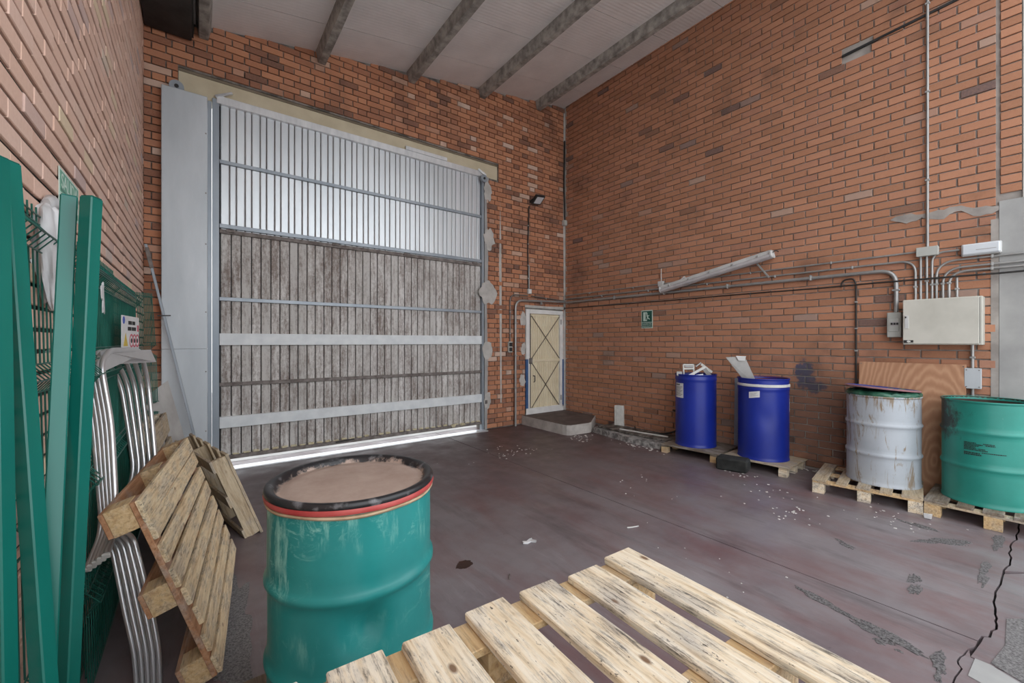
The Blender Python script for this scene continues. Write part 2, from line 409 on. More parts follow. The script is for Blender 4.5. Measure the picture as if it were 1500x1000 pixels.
def paint_drum(name, base, base2, scr, scr_amt, rough, rust=None, rust_amt=0.0, sth=(.66, .74), dark=None):
    t = NT(name); v = t.coord('Object')
    a = t.noise(v, 3, 5, .6)
    col = t.ramp(a, [(.3, base), (.7, base2)])
    if scr:
        s1 = t.noise(t.coord('Object', (1, 1, .22)), 17, 7, .72); s2 = t.noise(t.coord('Object', (.8, .8, 1.6), loc=(4, 2, 0)), 9, 8, .8, 1.2)
        zone = t.ramp(t.noise(v, 2.2, 3), [(.42, 0), (.6, 1)])
        f = t.math('MULTIPLY', t.math('MAXIMUM', t.ramp(s1, [(sth[0], 0), (sth[1], 1)]), t.ramp(s2, [(sth[0], 0), (sth[1], 1)])), zone)
        col = t.mix(t.math('MULTIPLY', f, scr_amt), col, scr)
    if rust:
        s3 = t.noise(t.coord('Object', (1.3, 1.3, .22), loc=(0, 7, 1)), 11, 8, .72, 1.1)
        sx = t.n('ShaderNodeSeparateXYZ'); t.l(v, sx.inputs[0])
        top = t.ramp(sx.outputs[2], [(.72, 0), (.89, .11)])
        col = t.mix(t.math('MULTIPLY', t.ramp(t.math('ADD', s3, top), [(.555, 0), (.64, 1)]), rust_amt), col, rust)
    if dark:
        dx = t.n('ShaderNodeVectorMath', operation='DISTANCE'); t.l(v, dx.inputs[0]); dx.inputs[1].default_value = dark[0]
        f = t.math('ADD', t.math('SUBTRACT', dark[1], t.math('MULTIPLY', dx.outputs['Value'], dark[3])), t.math('MULTIPLY', t.noise(t.coord('Object', (1, 1, .5)), 12, 7, .72), 1.0))
        col = t.mix(t.math('MULTIPLY', t.ramp(f, [(.55, 0), (.72, 1)]), .93), col, dark[2])
    r = t.math('ADD', t.math('MULTIPLY', t.noise(v, 8, 4), .25), rough - .12)
    return t.fin(col, r, 0, a, .06, .01)
M['drum_teal'] = paint_drum('teal_drum_paint', (.012, .20, .195), (.022, .265, .25), (.34, .66, .56), .8, .36, sth=(.545, .66))
M['drum_blue'] = paint_drum('blue_drum_paint', (.008, .022, .25), (.012, .032, .32), None, 0, .36)
M['drum_blue_b'] = paint_drum('blue_drum_paint_scuffed', (.008, .022, .24), (.012, .032, .31), (.05, .08, .36), .3, .40)
M['drum_white'] = paint_drum('white_drum_paint', (.40, .435, .475), (.48, .52, .56), None, 0, .42, (.24, .155, .07), .85)
M['drum_green'] = paint_drum('sea_green_drum_paint', (.014, .21, .168), (.024, .275, .222), (.35, .55, .45), .35, .36, dark=((-.10, .28, .74), .42, (.02, .015, .012), 1.6))
M['drum_in'] = plain('dirty_drum_inside', (.02, .014, .01), (.07, .05, .035), 8, .7)
M['drum_in_red'] = plain('dark_red_drum_inside', (.10, .012, .010), (.16, .02, .015), 8, .6)
def lid_mat():
    t = NT('dusty_lid'); v = t.coord('Object')
    ln = t.n('ShaderNodeVectorMath', operation='LENGTH'); mp = t.n('ShaderNodeMapping'); mp.inputs['Scale'].default_value = (1, 1, 0); t.l(v, mp.inputs[0]); t.l(mp.outputs[0], ln.inputs[0])
    n = t.noise(v, 5, 6, .7)
    dust = t.ramp(n, [(.3, (.33, .235, .19)), (.6, (.43, .33, .275)), (.8, (.38, .25, .18))])
    e = t.math('ADD', ln.outputs['Value'], t.math('MULTIPLY', t.math('SUBTRACT', t.noise(v, 13, 7, .75), .5), .09))
    dx = t.n('ShaderNodeVectorMath', operation='DISTANCE'); t.l(v, dx.inputs[0]); dx.inputs[1].default_value = (.14, -.19, 0)
    sp = t.math('MULTIPLY', t.ramp(t.noise(v, 24, 5, .7), [(.52, 0), (.6, 1)]), t.ramp(dx.outputs['Value'], [(.08, 1), (.15, 0)]))
    col = t.mix(sp, dust, (.02, .018, .016))
    col = t.mix(t.ramp(e, [(.255, 0), (.264, 1)]), col, t.mix(t.ramp(t.noise(v, 20, 5), [(.56, 0), (.74, 1)]), (.018, .018, .02), (.20, .20, .21)))
    return t.fin(col, t.ramp(e, [(.255, .75), (.266, .33)]), 0)
M['lid'] = lid_mat()
M['red_ring'] = plain('red_ring', (.36, .035, .035), (.48, .09, .08), 7, .45)
M['rubber_tan'] = plain('tan_gasket', (.36, .25, .15), (.55, .42, .28), 12, .8)
M['lid_blue'] = plain('lid_blue_edge', (.02, .03, .20), (.05, .07, .34), 6, .4)
M['lid_top'] = plain('lid_dirty_top', (.10, .085, .10), (.24, .20, .22), 7, .5)
M['lid_pink'] = plain('lid_pink_rim', (.30, .13, .15), (.42, .22, .24), 9, .5)
M['green_plastic'] = plain('green_plastic_film', (.01, .06, .035), (.05, .17, .11), 14, .35)
M['paper'] = plain('paper_label', (.66, .66, .66), (.74, .74, .74), 8, .7)
M['white_plastic'] = plain('white_plastic', (.60, .60, .57), (.74, .74, .70), 9, .5)
M['film'] = plain('white_plastic_film', (.46, .46, .46), (.78, .78, .79), 9, .35, stretch=(1, 1, .2))
M['ink'] = plain('black_ink', (.02, .02, .02), None, 5, .7)
M['grey_metal'] = plain('grey_metal', (.30, .30, .295), (.42, .42, .41), 9, .5, metal=.3)
M['sheet_grey'] = plain('grey_painted_sheet', (.34, .335, .32), (.42, .41, .395), 9, .5, metal=.2)
M['panel_grey'] = plain('beige_grey_enclosure', (.50, .49, .43), (.60, .585, .52), 3.5, .5, kind='Position')
M['box_grey'] = plain('grey_plastic_box', (.40, .41, .38), (.47, .48, .45), 5, .55)
M['lamp_white'] = plain('lamp_body_plastic', (.52, .52, .51), (.62, .62, .61), 6, .5)
M['lamp_lens'] = plain('lamp_cover', (.46, .44, .45), (.56, .54, .55), 8, .2)
M['black_cable'] = plain('black_cable', (.012, .011, .010), (.03, .027, .025), 9, .5)
M['rubber_black'] = plain('black_foam_block', (.012, .013, .012), (.03, .032, .03), 9, .9, bump=.6, bd=.01)
M['sign_green'] = plain('sign_green', (.006, .075, .055), (.01, .09, .065), 6, .45)
M['sign_pale'] = plain('sign_pale_green', (.55, .68, .60), (.62, .74, .66), 6, .5)
M['sign_green_l'] = plain('sign_green_light', (.10, .33, .22), (.13, .38, .26), 6, .5)
M['blue_ink'] = plain('blue_ink', (.05, .10, .45), None, 5, .6)
M['red_ink'] = plain('red_ink', (.55, .10, .14), None, 5, .6)
M['yellow_ink'] = plain('yellow_ink', (.65, .48, .08), None, 5, .6)
M['post_green'] = plain('green_powder_coat', (.005, .135, .108), (.010, .175, .140), 3, .25, stretch=(1, 1, .4))
M['wire_green'] = plain('green_wire_coat', (.010, .10, .075), (.02, .15, .115), 5, .4)
M['lens_white'] = plain('floodlight_glass', (.62, .66, .70), (.70, .74, .78), 5, .15)
M['oil'] = plain('dried_oil', (.030, .012, .008), (.05, .02, .012), 9, .5)
M['chip'] = plain('white_paint_chip', (.55, .53, .50), (.72, .70, .67), 9, .8, kind='Position')

# ================================================================== the room
# ---- floor: painted slabs parted by a saw cut (along y at x 3.236) and by a ragged crack (along x at y .27)
JX = 3.236
crack = [(2.2, .36), (2.6, .345), (2.855, .318), (3.0, .33), (3.118, .311), (JX, .285)], [(JX, .285), (3.45, .245), (3.63, .262), (3.95, .285), (4.31, .276), (4.6, .262), (4.93, .281), (5.14, .259), (5.6, .27), (6.1, .262)]
fl = B().box2((-.6, FRONT - .25, -.22), (6.3, 6.6, -.035)).build('floor', M['crack'], None, recenter=False); structure(fl)
def jag(pts, seed):
    out = []; rg = random.Random(seed)
    for (a, b_) in zip(pts, pts[1:]):
        out.append(a)
        for k in (1, 2, 3): out.append((a[0] + (b_[0] - a[0]) * k / 4 + rg.uniform(-.02, .02), a[1] + (b_[1] - a[1]) * k / 4 + rg.uniform(-.007, .007)))
    return out + [pts[-1]]
crack = jag(crack[0], 1), jag(crack[1], 2)
def slab(poly, name='slab', mat='floor', z0=-.035, z1=0.0):
    return B().prism(poly, z1 - z0, Matrix.Translation((0, 0, z0))).build(name, M[mat], fl)
g = .005
slab([(-.6, .37)] + [(x, y + .004) for x, y in [(0.8, .38)] + crack[0][:-1]] + [(JX - g, .295), (JX - g, 6.5), (-.6, 6.5)])
slab([(JX + g, .295)] + [(x, y + .006) for x, y in crack[1][1:]] + [(6.3, .275), (6.3, 6.5), (JX + g, 6.5)])
slab([(-.6, FRONT - .2), (JX - .248, FRONT - .2), (JX - .197, .30)] + [(x, y - .003) for x, y in reversed(crack[0][:-5])] + [(.8, .365), (-.6, .355)], 'slab')
slab([(JX - .24, FRONT - .2), (4.6, FRONT - .2)] + [(4.555, .1)] + [(x, y - .004) for x, y in reversed(crack[1][:17])] + [(JX - .19, .30)], 'slab', 'floor')
slab([(4.61, FRONT - .2), (6.3, FRONT - .2), (6.3, .25)] + [(x, y - .004) for x, y in reversed(crack[1][17:])] + [(4.56, .1)], 'slab', 'floor')
def ragged(cx, cy, rx, ry, ang, seed, n=26, amp=.35):
    out = []
    for i in range(n):
        a = 2 * math.pi * i / n; k = 1 + amp * mnoise.noise(Vector((math.cos(a) * 2.2 + seed, math.sin(a) * 2.2, seed * .7))) + .12 * mnoise.noise(Vector((math.cos(a) * 9, math.sin(a) * 9 + seed, 3)))
        x, y = rx * k * math.cos(a), ry * k * math.sin(a)
        out.append((cx + x * math.cos(ang) - y * math.sin(ang), cy + x * math.sin(ang) + y * math.cos(ang)))
    return out
for i, (cx, cy, rx, ry, an, n) in enumerate([(2.95, .73, .05, .21, -.25, 9), (2.82, .56, .03, .05, .2, 4), (3.64, .60, .13, .04, .1, 7), (4.62, .60, .17, .05, -.75, 9), (4.85, .80, .05, .14, -.3, 7), (4.2, .36, .2, .03, 0, 6), (5.0, .36, .22, .04, .1, 6), (2.85, .37, .14, .03, .1, 6), (3.95, 1.02, .03, .10, -.6, 5)]):
    b = B(); rg = random.Random(i)
    for k in range(n):
        a, q = rg.uniform(0, 6.283), rg.uniform(0, 1) ** .6
        x, y = rx * q * math.cos(a), ry * q * math.sin(a); s_k = rg.uniform(.25, .6)
        b.prism(ragged(cx + x * math.cos(an) - y * math.sin(an), cy + x * math.sin(an) + y * math.cos(an), max(rx * s_k, .012), max(ry * s_k, .012), an, i * 3.1 + k, 18, .9), .003 + k * .0002, Matrix.Translation((0, 0, -.001)))
    stuff(b.build('aggregate_patch', M['aggregate'], fl))
B().prism(ragged(.13, 2.75, .12, .52, -.05, 15.5, 60, .8), .003, Matrix.Translation((0, 0, -.001))).build('aggregate_patch', M['aggregate_pale'], fl)
B().prism([(3.06, .235), (3.3, .205), (3.62, .22), (3.75, .12), (3.72, -.2), (3.0, -.35), (2.98, .1)], .003).build('aggregate_patch', M['aggregate_pale'], fl)
B().prism([(2.86, .29), (3.04, .285), (3.04, .235), (2.96, .1), (2.9, -.35), (2.72, -.35), (2.80, .12)], .0035).build('screed_strip', M['concrete'], fl)

yard = B().box2((-14, -18, -.3), (20, FRONT - .25, -.02)); yard = yard.build('ground', M['ground'], None, recenter=False); structure(yard)
yard2 = B().box2((-6, 6.6, -.3), (12, 16, -.02)).build('ground', M['ground'], None, recenter=False); structure(yard2)

# ---- brick walls: mortar core + single bricks
brick_cache = {}
def brick_mesh(w, h, d, mat, bev=.003):
    k = (round(w, 3), round(h, 3), mat.name)
    if k not in brick_cache:
        x, z = w / 2, h / 2
        vs = [(-x, 0, -z), (x, 0, -z), (x, 0, z), (-x, 0, z)]
        vs += [(-x, -d + bev, -z), (x, -d + bev, -z), (x, -d + bev, z), (-x, -d + bev, z)]
        vs += [(-x + bev, -d, -z + bev), (x - bev, -d, -z + bev), (x - bev, -d, z - bev), (-x + bev, -d, z - bev)]
        fs = [(0, 1, 5, 4), (1, 2, 6, 5), (2, 3, 7, 6), (3, 0, 4, 7), (4, 5, 9, 8), (5, 6, 10, 9), (6, 7, 11, 10), (7, 4, 8, 11), (8, 9, 10, 11)]
        me = bpy.data.meshes.new('brick'); me.from_pydata(vs, [], fs); me.materials.append(mat); brick_cache[k] = me
    return brick_cache[k]

def lay(u0, u1, z0, ztop, course, h, units, gap, holes, offs):
    """rectangles (u, z, w, h) of bricks; units = lengths repeated along a row, offs = start shift per row"""
    out = []; row = 0; z = z0
    while True:
        if z > max(ztop(u0), ztop(u1)): break
        cuts = [(a, b) for (a, b, c, d) in holes if c < z + h - .012 and d > z + .012]
        u = u0 - offs[row % len(offs)]; k = 0
        while u < u1:
            w = units[row % len(units)][k % len(units[row % len(units)])]; a, b = u, u + w; u = b + gap; k += 1
            segs = [(max(a, u0), min(b, u1))]
            for (c, d) in cuts:
                ns = []
                for (p, q) in segs:
                    if d <= p or c >= q: ns.append((p, q))
                    else:
                        if c > p: ns.append((p, c - .006))
                        if d < q: ns.append((d + .006, q))
                segs = ns
            for (p, q) in segs:
                if q - p > .03 and z + .02 < min(ztop(p), ztop(q)): out.append(((p + q) / 2, z + h / 2, q - p, h))
        z += course; row += 1
    return out

def make_bricks(wall, rects, place, mat, depth, limit=300, skip=None):
    """place(u, z) -> (world point on the mortar face, rotation about z); the largest in view become parts, the rest one mesh"""
    scored = []
    for (u, z, w, h) in rects:
        p, rz = place(u, z); q, _ = place(u + w / 2, z); dep = p.x * S_ + p.y * C_
        area = 0.0
        if dep > .15:
            sx, sy, _ = project(p); ex = abs(project(q)[0] - sx) * 2
            if -10 < sx < 1510 and -10 < sy < 1010 and not (skip and skip(sx, sy)): area = ex * FPX * h / dep
        scored.append((area, u, z, w, h))
    scored.sort(reverse=True)
    rest = B(); rng = random.Random(5)
    for i, (area, u, z, w, h) in enumerate(scored):
        p, rz = place(u, z); d = depth + rng.uniform(-.0025, .003)
        me = brick_mesh(w, h, depth, mat)
        R = Matrix.Translation(p) @ Matrix.Rotation(rz, 4, 'Z') @ Matrix.Rotation(rng.uniform(-.008, .008), 4, 'Y') @ Matrix.Diagonal((1, d / depth, 1, 1))
        if i < limit and area > 0:
            o = bpy.data.objects.new('brick', me); link(o, wall); o.matrix_local = R
        else:
            rest.add([R @ v.co for v in me.vertices], [tuple(f.vertices) for f in me.polygons])
    o = rest.build('brickwork', mat, wall, recenter=False); stuff(o)

HALF = math.pi / 2
# wall with the conduits: stretcher bond
PIL_Y = .41
wr = B()
wr.box2((RX + .018, FRONT, 0), (RX + .25, 6.45, 6.7))
wall_right = wr.build('wall_right', M['mortar'], None, recenter=False); structure(wall_right)
rects = lay(PIL_Y + .02, BY - .03, .03, lambda u: 6.33, .0848,   .0725, [[.244]], .014, [(1.34, 1.60, 4.82, 4.88)], [0, .129, .02, .14])
make_bricks(wall_right, rects, lambda u, z: (Vector((RX + .018, u, z)), -HALF), M['brick_r'], .018,
            skip=lambda x, y: 1235 < x < 1500 and y > 560)
rects = lay(.275, PIL_Y - .006, 2.93, lambda u: 6.33, .0848, .0725, [[.125]], .012, [], [0])
make_bricks(wall_right, rects, lambda u, z: (Vector((RX + .016, u, z)), -HALF), M['brick_r'], .018, limit=0)
b = B().box2((RX - .004, FRONT, 0), (RX + .05, PIL_Y - .002, 2.86)); b.build('concrete_pillar', M['concrete'], wall_right)
b = B().box2((RX + .002, FRONT, 2.86), (RX + .05, .268, 6.4)); b.build('plaster_band', M['plaster'], wall_right)
rg = random.Random(4); top = [(PIL_Y + k * .04, 2.83 + .05 * min(1, k / 8) + rg.uniform(-.018, .018)) for k in range(19)]; bot = [(x, z - .03 - .06 * abs(math.sin(k * .5)) + rg.uniform(-.015, .01)) for k, (x, z) in enumerate(top)]
b = B().prism(top + [(1.18, 2.86)] + bot[::-1], .006, Matrix(((0, 0, -1, RX + .001), (1, 0, 0, 0), (0, 1, 0, 0), (0, 0, 0, 1)))); b.build('plaster_patch', M['mortar'], wall_right)
b = B().box2((RX - .002, PIL_Y - .0, .0), (RX + .02, PIL_Y + .05, 2.7)); b.build('plaster_strip', M['mortar'], wall_right)
b = B().box2((RX + .004, BY - .05, 0), (RX + .02, BY, 6.3)).jitter(.006, 9); b.build('plaster_strip', M['plaster'], wall_right)
b = B(); b.bar((RX - .003, 1.60, 4.855), (RX - .003, .46, 4.93), .02, .024); b.build('slot_shade_strip', M['black_steel'], wall_right)  # black strip painted in for the shade inside an open slot in the bricks

# wall with the fence panels: thin head joints, deep bed joints
wl = B().box2((LX - .25, FRONT, 0), (LX - .011, 6.45, 5.3)); wall_left = wl.build('wall_left', M['mortar_dark'], None, recenter=False); structure(wall_left)
rects = lay(FRONT, BY, .02, lambda u: 5.2, .0834, .0665, [[.246]], .004, [], [0, .125, .03, .15])
make_bricks(wall_left, rects, lambda u, z: (Vector((LX - .011, u, z)), HALF), M['brick_l'], .011, skip=lambda x, y: y > 420)

# wall with the big door: alternate stretchers and headers
DOOR = (-.17, 4.035, 0, 4.47); PED = (4.955, 5.93, 0, 2.19); LINT = (-.185, 4.335, 4.46, 4.745)
wb = B()
t_ = .25; y0 = BY + .02
for (a, b_, c, d) in [(LX - .2, RX + .2, LINT[3], 6.7), (LX - .2, LINT[0], 0, LINT[3]), (DOOR[1], LINT[1], 0, LINT[2]), (LINT[1], PED[0], 0, LINT[3]), (PED[0], RX + .2, PED[3], LINT[3]), (PED[1], RX + .2, 0, PED[3])]:
    wb.box2((a, y0, c), (b_, y0 + t_, d))
wall_back = wb.build('wall_back', M['mortar_back'], None, recenter=False); structure(wall_back)
rects = lay(LX, RX, .02, lambda u: ceil_z(u) + .0, .0848, .073, [[.24, .115], [.24, .115]], .012, [DOOR, PED, LINT], [0, .18])
make_bricks(wall_back, rects, lambda u, z: (Vector((u, BY + .02, z)), 0), M['brick_b'], .021, skip=lambda x, y: x < 315 and y > 130)
def on_back(poly, name, mat, d=.008, y=BY):
    Mx = Matrix(((1, 0, 0, 0), (0, 0, -1, y), (0, 1, 0, 0), (0, 0, 0, 1)))
    return B().prism(poly, d, Mx).build(name, M[mat], wall_back)
for i, (cx, cz, rx, rz) in enumerate([(4.13, 3.37, .11, .19), (4.10, 2.42, .16, .19), (4.10, 1.40, .10, .16), (4.90, 1.98, .07, .13), (4.90, 1.42, .06, .12), (4.88, .83, .07, .11), (4.10, .52, .07, .16), (4.10, 4.2, .08, .16)]):
    on_back(ragged(cx, cz, rx, rz, 0, 40 + i * 2.3, 22, .45), 'plaster_patch', 'plaster', .006)
on_back([(4.035, 0), (4.085, 0), (4.10, 1.2), (4.08, 2.2), (4.11, 3.0), (4.075, 4.0), (4.12, 4.46), (4.035, 4.46)], 'plaster_strip', 'concrete', .005)
on_back([(4.375, .45), (4.40, .45), (4.405, 2.0), (4.395, 3.2), (4.37, 4.1), (4.345, 3.0)], 'plaster_strip', 'plaster', .003)
on_back([(5.925, 0), (5.985, 0), (5.985, 6.2), (5.95, 6.2), (5.935, 4.0), (5.95, 2.6)], 'plaster_strip', 'plaster', .004)
on_back([(4.94, 2.2), (5.98, 2.2), (5.98, 2.26), (5.5, 2.245), (4.94, 2.25)], 'plaster_strip', 'plaster', .004)
# sloping capping course under the roof is closed by the ceiling panels

# lintel
lin = B().box2((LINT[0], BY + .045, LINT[2]), (LINT[1], BY + .24, LINT[3] - .03)).build('trim_1', M['cream_steel'], None, recenter=False); structure(lin)
B().box2((LINT[0], BY + .035, LINT[3] - .03), (LINT[1], BY + .2, LINT[3])).build('lintel_shade_strip', M['lintel_shade'], lin)  # dark strip: shade under the overhanging bricks put into its colour

# ---- ceiling: sloping ribbed panels on concrete purlins
ce = B()
def sloped(b, x0, x1, ya, yb, lo, hi):
    vs = []
    for x in (x0, x1):
        for y in (ya, yb):
            vs += [(x, y, ceil_z(x) + lo), (x, y, ceil_z(x) + hi)]
    b.add(vs, [(0, 1, 3, 2), (4, 6, 7, 5), (0, 4, 5, 1), (2, 3, 7, 6), (0, 2, 6, 4), (1, 5, 7, 3)])
    return b
sloped(ce, LX - .3, RX + .3, FRONT, 6.5, .05, .14)
ceiling = ce.build('ceiling', M['joint_white'], None, recenter=False); structure(ceiling)
beams_x = [0.05, 1.36, 2.67, 3.98, 5.27]
edges_x = [LX - .1] + beams_x + [RX + .1]
for i in range(len(edges_x) - 1):
    ys = [FRONT] + [v for v in [.42, 1.28, 2.14, 3.0, 3.86, 4.72, 5.58]] + [6.3]
    off = [0, .02, -.01, .015, 0, -.01][i]
    for j in range(len(ys) - 1):
        sloped(B(), edges_x[i] + .003, edges_x[i + 1] - .003, ys[j] + (off if j else 0) + .004, ys[j + 1] + (off if j < len(ys) - 2 else 0) - .004, 0, .055).build('ceiling_panel', M['ceiling'], ceiling)
for x in beams_x:
    b = B(); n = 16; zc = ceil_z(x)
    prof = [(-.075, .03), (-.075, -.02), (-.045, -.17), (.045, -.17), (.075, -.02), (.075, .03)]
    vs = []; fs = []
    for k in range(n + 1):
        y = FRONT + (6.19 - FRONT) * k / n
        for (dx, dz) in prof: vs.append((x + dx, y, zc + dz))
    m = len(prof)
    for k in range(n):
        for j in range(m): fs.append((k * m + j, k * m + (j + 1) % m, (k + 1) * m + (j + 1) % m, (k + 1) * m + j))
    fs += [tuple(range(m)), tuple(n * m + j for j in range(m))]
    b.add(vs, fs).jitter(.004, 7, x); b.build('beam', M['concrete_old'], ceiling)
dark_box = B().box2((LX + .01, FRONT, 5.06), (-.06, 6.17, 5.30), .01).build('trim_2', M['black_steel'], None, recenter=False); structure(dark_box)  # plain black box along the top of the wall
B().box2((-.10, FRONT, 5.10), (-.045, 6.16, 5.32)).build('dark_box_edge', M['black_steel'], dark_box)

# ================================================================== the big door
DY = BY + .06
def bk(px, py, y=DY): return on_y(px, py, y)
dx0, dx1 = .215, 3.985
door = B().box2((dx0 - .02, DY + .035, .10), (dx1 + .02, DY + .05, 4.52)).build('door_1', M['black_steel'], None, recenter=False); structure(door)
def slat_row(n, z0, z1, mat, gap, rib, y):
    p = (dx1 - dx0) / n
    for i in range(n):
        al = .011 if rib else .004; x0 = dx0 + i * p + gap / 2 + (al if i % 2 else 0); x1 = dx0 + (i + 1) * p - gap / 2 + (0 if i % 2 else al); q = min(.008, p * .15)
        vs = []
        for z in (z0, z1): vs += [(x0, y + .03, z), (x0, y + .004, z), (x0 + q, y, z), (x1 - q, y, z), (x1, y + .004, z), (x1, y + .03, z)]
        fs = [(0, 1, 7, 6), (1, 2, 8, 7), (2, 3, 9, 8), (3, 4, 10, 9), (4, 5, 11, 10), (5, 0, 6, 11), (0, 5, 4, 3, 2, 1), (6, 7, 8, 9, 10, 11)]
        o = B().add(vs, fs).build('slat', M[mat], door)
        if rib:
            o.location.y += random.uniform(-.0015, .0015)
            o.rotation_euler.z = random.uniform(-.012, .012)
slat_row(46, 2.93, 4.50, 'galv', .007, True, DY)
slat_row(35, .13, 2.89, 'slat_old', .012, False, DY)
def rail(pl, pr, hgt, mat, name, dep=.03):
    zl = bk(318.8, pl).z; zr = bk(704, pr).z; z = (zl + zr) / 2
    return B().box2((dx0 - .01, DY - dep, z - hgt / 2), (dx1 + .01, DY + .002, z + hgt / 2), .003).build(name, M[mat], door)
rail(235.5, 318.3, .045, 'galv_frame', 'rail')
rail(328.4, 384.2, .05, 'galv_frame', 'rail', .035)
rail(337, 389, .05, 'rail_rust', 'rail', .03)
rail(437.6, 456.7, .045, 'galv_frame', 'rail')
r1 = rail(497, 497.7, .145, 'white_rail', 'white_rail', .04)
rail(561.8, 544.9, .045, 'rail_rust', 'rail')
r2 = rail(617.6, 583.4, .14, 'white_rail', 'white_rail', .04)
B().box2((dx0, DY - .03, .10), (dx1, DY + .03, .15), .004).build('rail', M['rail_rust'], door)
B().box2((dx0 - .04, DY - .045, 4.45), (dx1 + .06, DY + .03, 4.545), .004).build('head_rail', M['galv_bright'], door)
B().box2((dx0 - .082, DY - .04, .03), (dx0 - .012, DY + .03, 4.50), .004).build('side_post', M['galv_frame'], door)
B().box2((dx1 + .005, DY - .05, .0), (dx1 + .045, DY + .03, 4.40), .004).build('side_post', M['galv_frame'], door)
B().box2((dx1 + .055, DY - .06, .0), (dx1 + .10, DY + .0, 4.36), .004).build('guide_channel', M['galv_bright'], door)
B().box2((dx1 + .058, DY - .085, .46), (dx1 + .097, DY - .06, .52), .002).build('guide_bracket', M['rail_rust'], door)
# pulleys with hubs, cable bits and the bracket at the head
def pulley(x, z, y, r):
    b = B(); Mx = Matrix(((1, 0, 0, x), (0, 0, 1, y), (0, 1, 0, z), (0, 0, 0, 1)))
    b.lathe([(0, -.02), (r, -.02), (r, -.012), (r * .88, -.004), (r * .88, .004), (r, .012), (r, .02), (0, .02)], 28)
    b.v = [Mx @ v for v in b.v]
    o = b.build('pulley', M['galv_frame'], door, 30)
    h = B(); h.lathe([(0, -.032), (r * .3, -.032), (r * .3, .03), (0, .03)], 16); h.v = [Mx @ v for v in h.v]
    h.build('hub', M['black_steel'], o, 30)
pulley(dx1 + .02, 4.41, DY - .08, .065)
pulley(-.20, 4.47, BY - .055, .068)
B().bar((dx0 - .05, DY - .05, 4.52), (dx0 + .12, DY - .08, 4.60), .02, .025).build('bracket', M['galv_bright'], door)
B().bar((dx1 - .08, DY - .06, 4.56), (dx1 + .06, DY - .09, 4.47), .02, .03).build('bracket', M['galv_bright'], door)
B().box2((2.58, DY - .06, 4.54), (3.30, DY - .035, 4.60), .003).build('cover_strip', M['galv_bright'], door)
for x, z in ((dx0 + .1, 2.915), (1.55, 2.92), (2.6, 2.915), (3.85, 2.92)):
    B().box((x, DY - .04, z), (.09, .02, .035), None, .004).build('latch', M['rail_rust'], door)
# casing of the counterweight beside the leaf
cas = B().box2((-.335, BY - .085, 0.02), (.085, BY + .03, 1.47), .006).build('casing_sheet', M['galv_box'], door)
cas2 = B().box2((-.335, BY - .090, 1.465), (.085, BY + .03, 4.44), .006).build('casing_sheet', M['galv_box'], door)
B().box2((.087, BY - .045, 0), (.127, BY + .04, 4.42), .003).build('guide_channel', M['galv_frame'], door)
for z in (.5, 1.2, 1.9, 2.7, 3.3, 4.0):
    B().box((.07, BY - .093, z), (.012, .006, .012)).build('screw', M['rail_rust'], door)
# floor strip whose pale colour imitates daylight seeping under the leaf, and the foam left on the foot of the leaf
daylight_strip = B().box2((.15, BY - .13, -.002), (4.03, BY + .05, .010), .002).jitter(.003, 4).build('trim_3', M['galv_bright'], None, recenter=False); structure(daylight_strip)
fo = B(); rng = random.Random(3)
for i in range(35):
    x = dx0 + (i + .5) * (dx1 - dx0) / 35
    if rng.random() < .9: fo.box((x, DY - .012, .157 + rng.uniform(-.006, .006)), (.07, .022, .018 + rng.uniform(0, .012)), None, .005)
fo.jitter(.008, 30); stuff(fo.build('foam_sealant', M['foam'], door))
for x in (3.42, 3.60): B().box((x, DY - .05, .15), (.09, .06, .05), None, .018).jitter(.014, 25, x).build('foam_lump', M['foam'], door)
B().bar((1.55, DY - .05, .135), (1.80, DY - .05, .15), .02, .015).build('drop_bolt', M['black_steel'], door)

# ================================================================== the small door
ped = B().box2((4.965, BY + .03, .20), (5.925, BY + .06, 2.17)).build('door_2', M['door_cream'], None, recenter=False); structure(ped)
PX0, PX1, PZ0, PZ1 = 5.09, 5.83, .24, 2.07
n = 13; p = (PX1 - PX0) / n
for i in range(n):
    x = PX0 + i * p
    Mx = Matrix(((1, 0, 0, 0), (0, 1, 0, BY), (0, 0, 1, PZ0 + .04), (0, 0, 0, 1)))
    B().prism([(x, .03), (x + .003, .018), (x + .014, .003), (x + p - .018, .003), (x + p - .005, .018), (x + p - .002, .03)], PZ1 - PZ0 - .06, Mx).build('ribbed_strip', M['door_cream'], ped)
zm = 1.19
for (z0, z1) in ((PZ0 + .03, zm - .03), (zm + .03, PZ1 - .02)):
    B().bar((PX0 + .005, BY - .003, z0), (PX1 - .005, BY - .003, z1), .012, .012, (0, 1, 0)).build('cross_brace', M['door_line'], ped)
    B().bar((PX0 + .005, BY - .006, z1), (PX1 - .005, BY - .006, z0), .012, .012, (0, 1, 0)).build('cross_brace', M['door_line'], ped)
B().box2((PX0, BY - .012, zm - .025), (PX1, BY + .02, zm + .025), .003).build('middle_rail', M['door_cream'], ped)
B().box2((4.965, BY - .012, 1.22), (5.055, BY + .06, 2.17), .004).build('door_frame', M['white_paint'], ped)
B().box2((4.965, BY - .010, .17), (5.02, BY + .06, 1.215), .004).build('door_frame', M['blue_paint'], ped)
B().box2((5.025, BY - .006, .20), (5.062, BY + .05, 1.215), .003).build('door_frame', M['white_paint'], ped)
B().box2((5.066, BY - .002, .22), (5.087, BY + .05, 2.09), .002).build('door_edge', M['door_line'], ped)
B().box2((5.06, BY - .012, 2.09), (5.925, BY + .06, 2.17), .004).build('door_frame', M['white_paint'], ped)
B().box2((5.84, BY - .012, .20), (5.925, BY + .06, 2.088), .004).build('door_frame', M['white_paint'], ped)
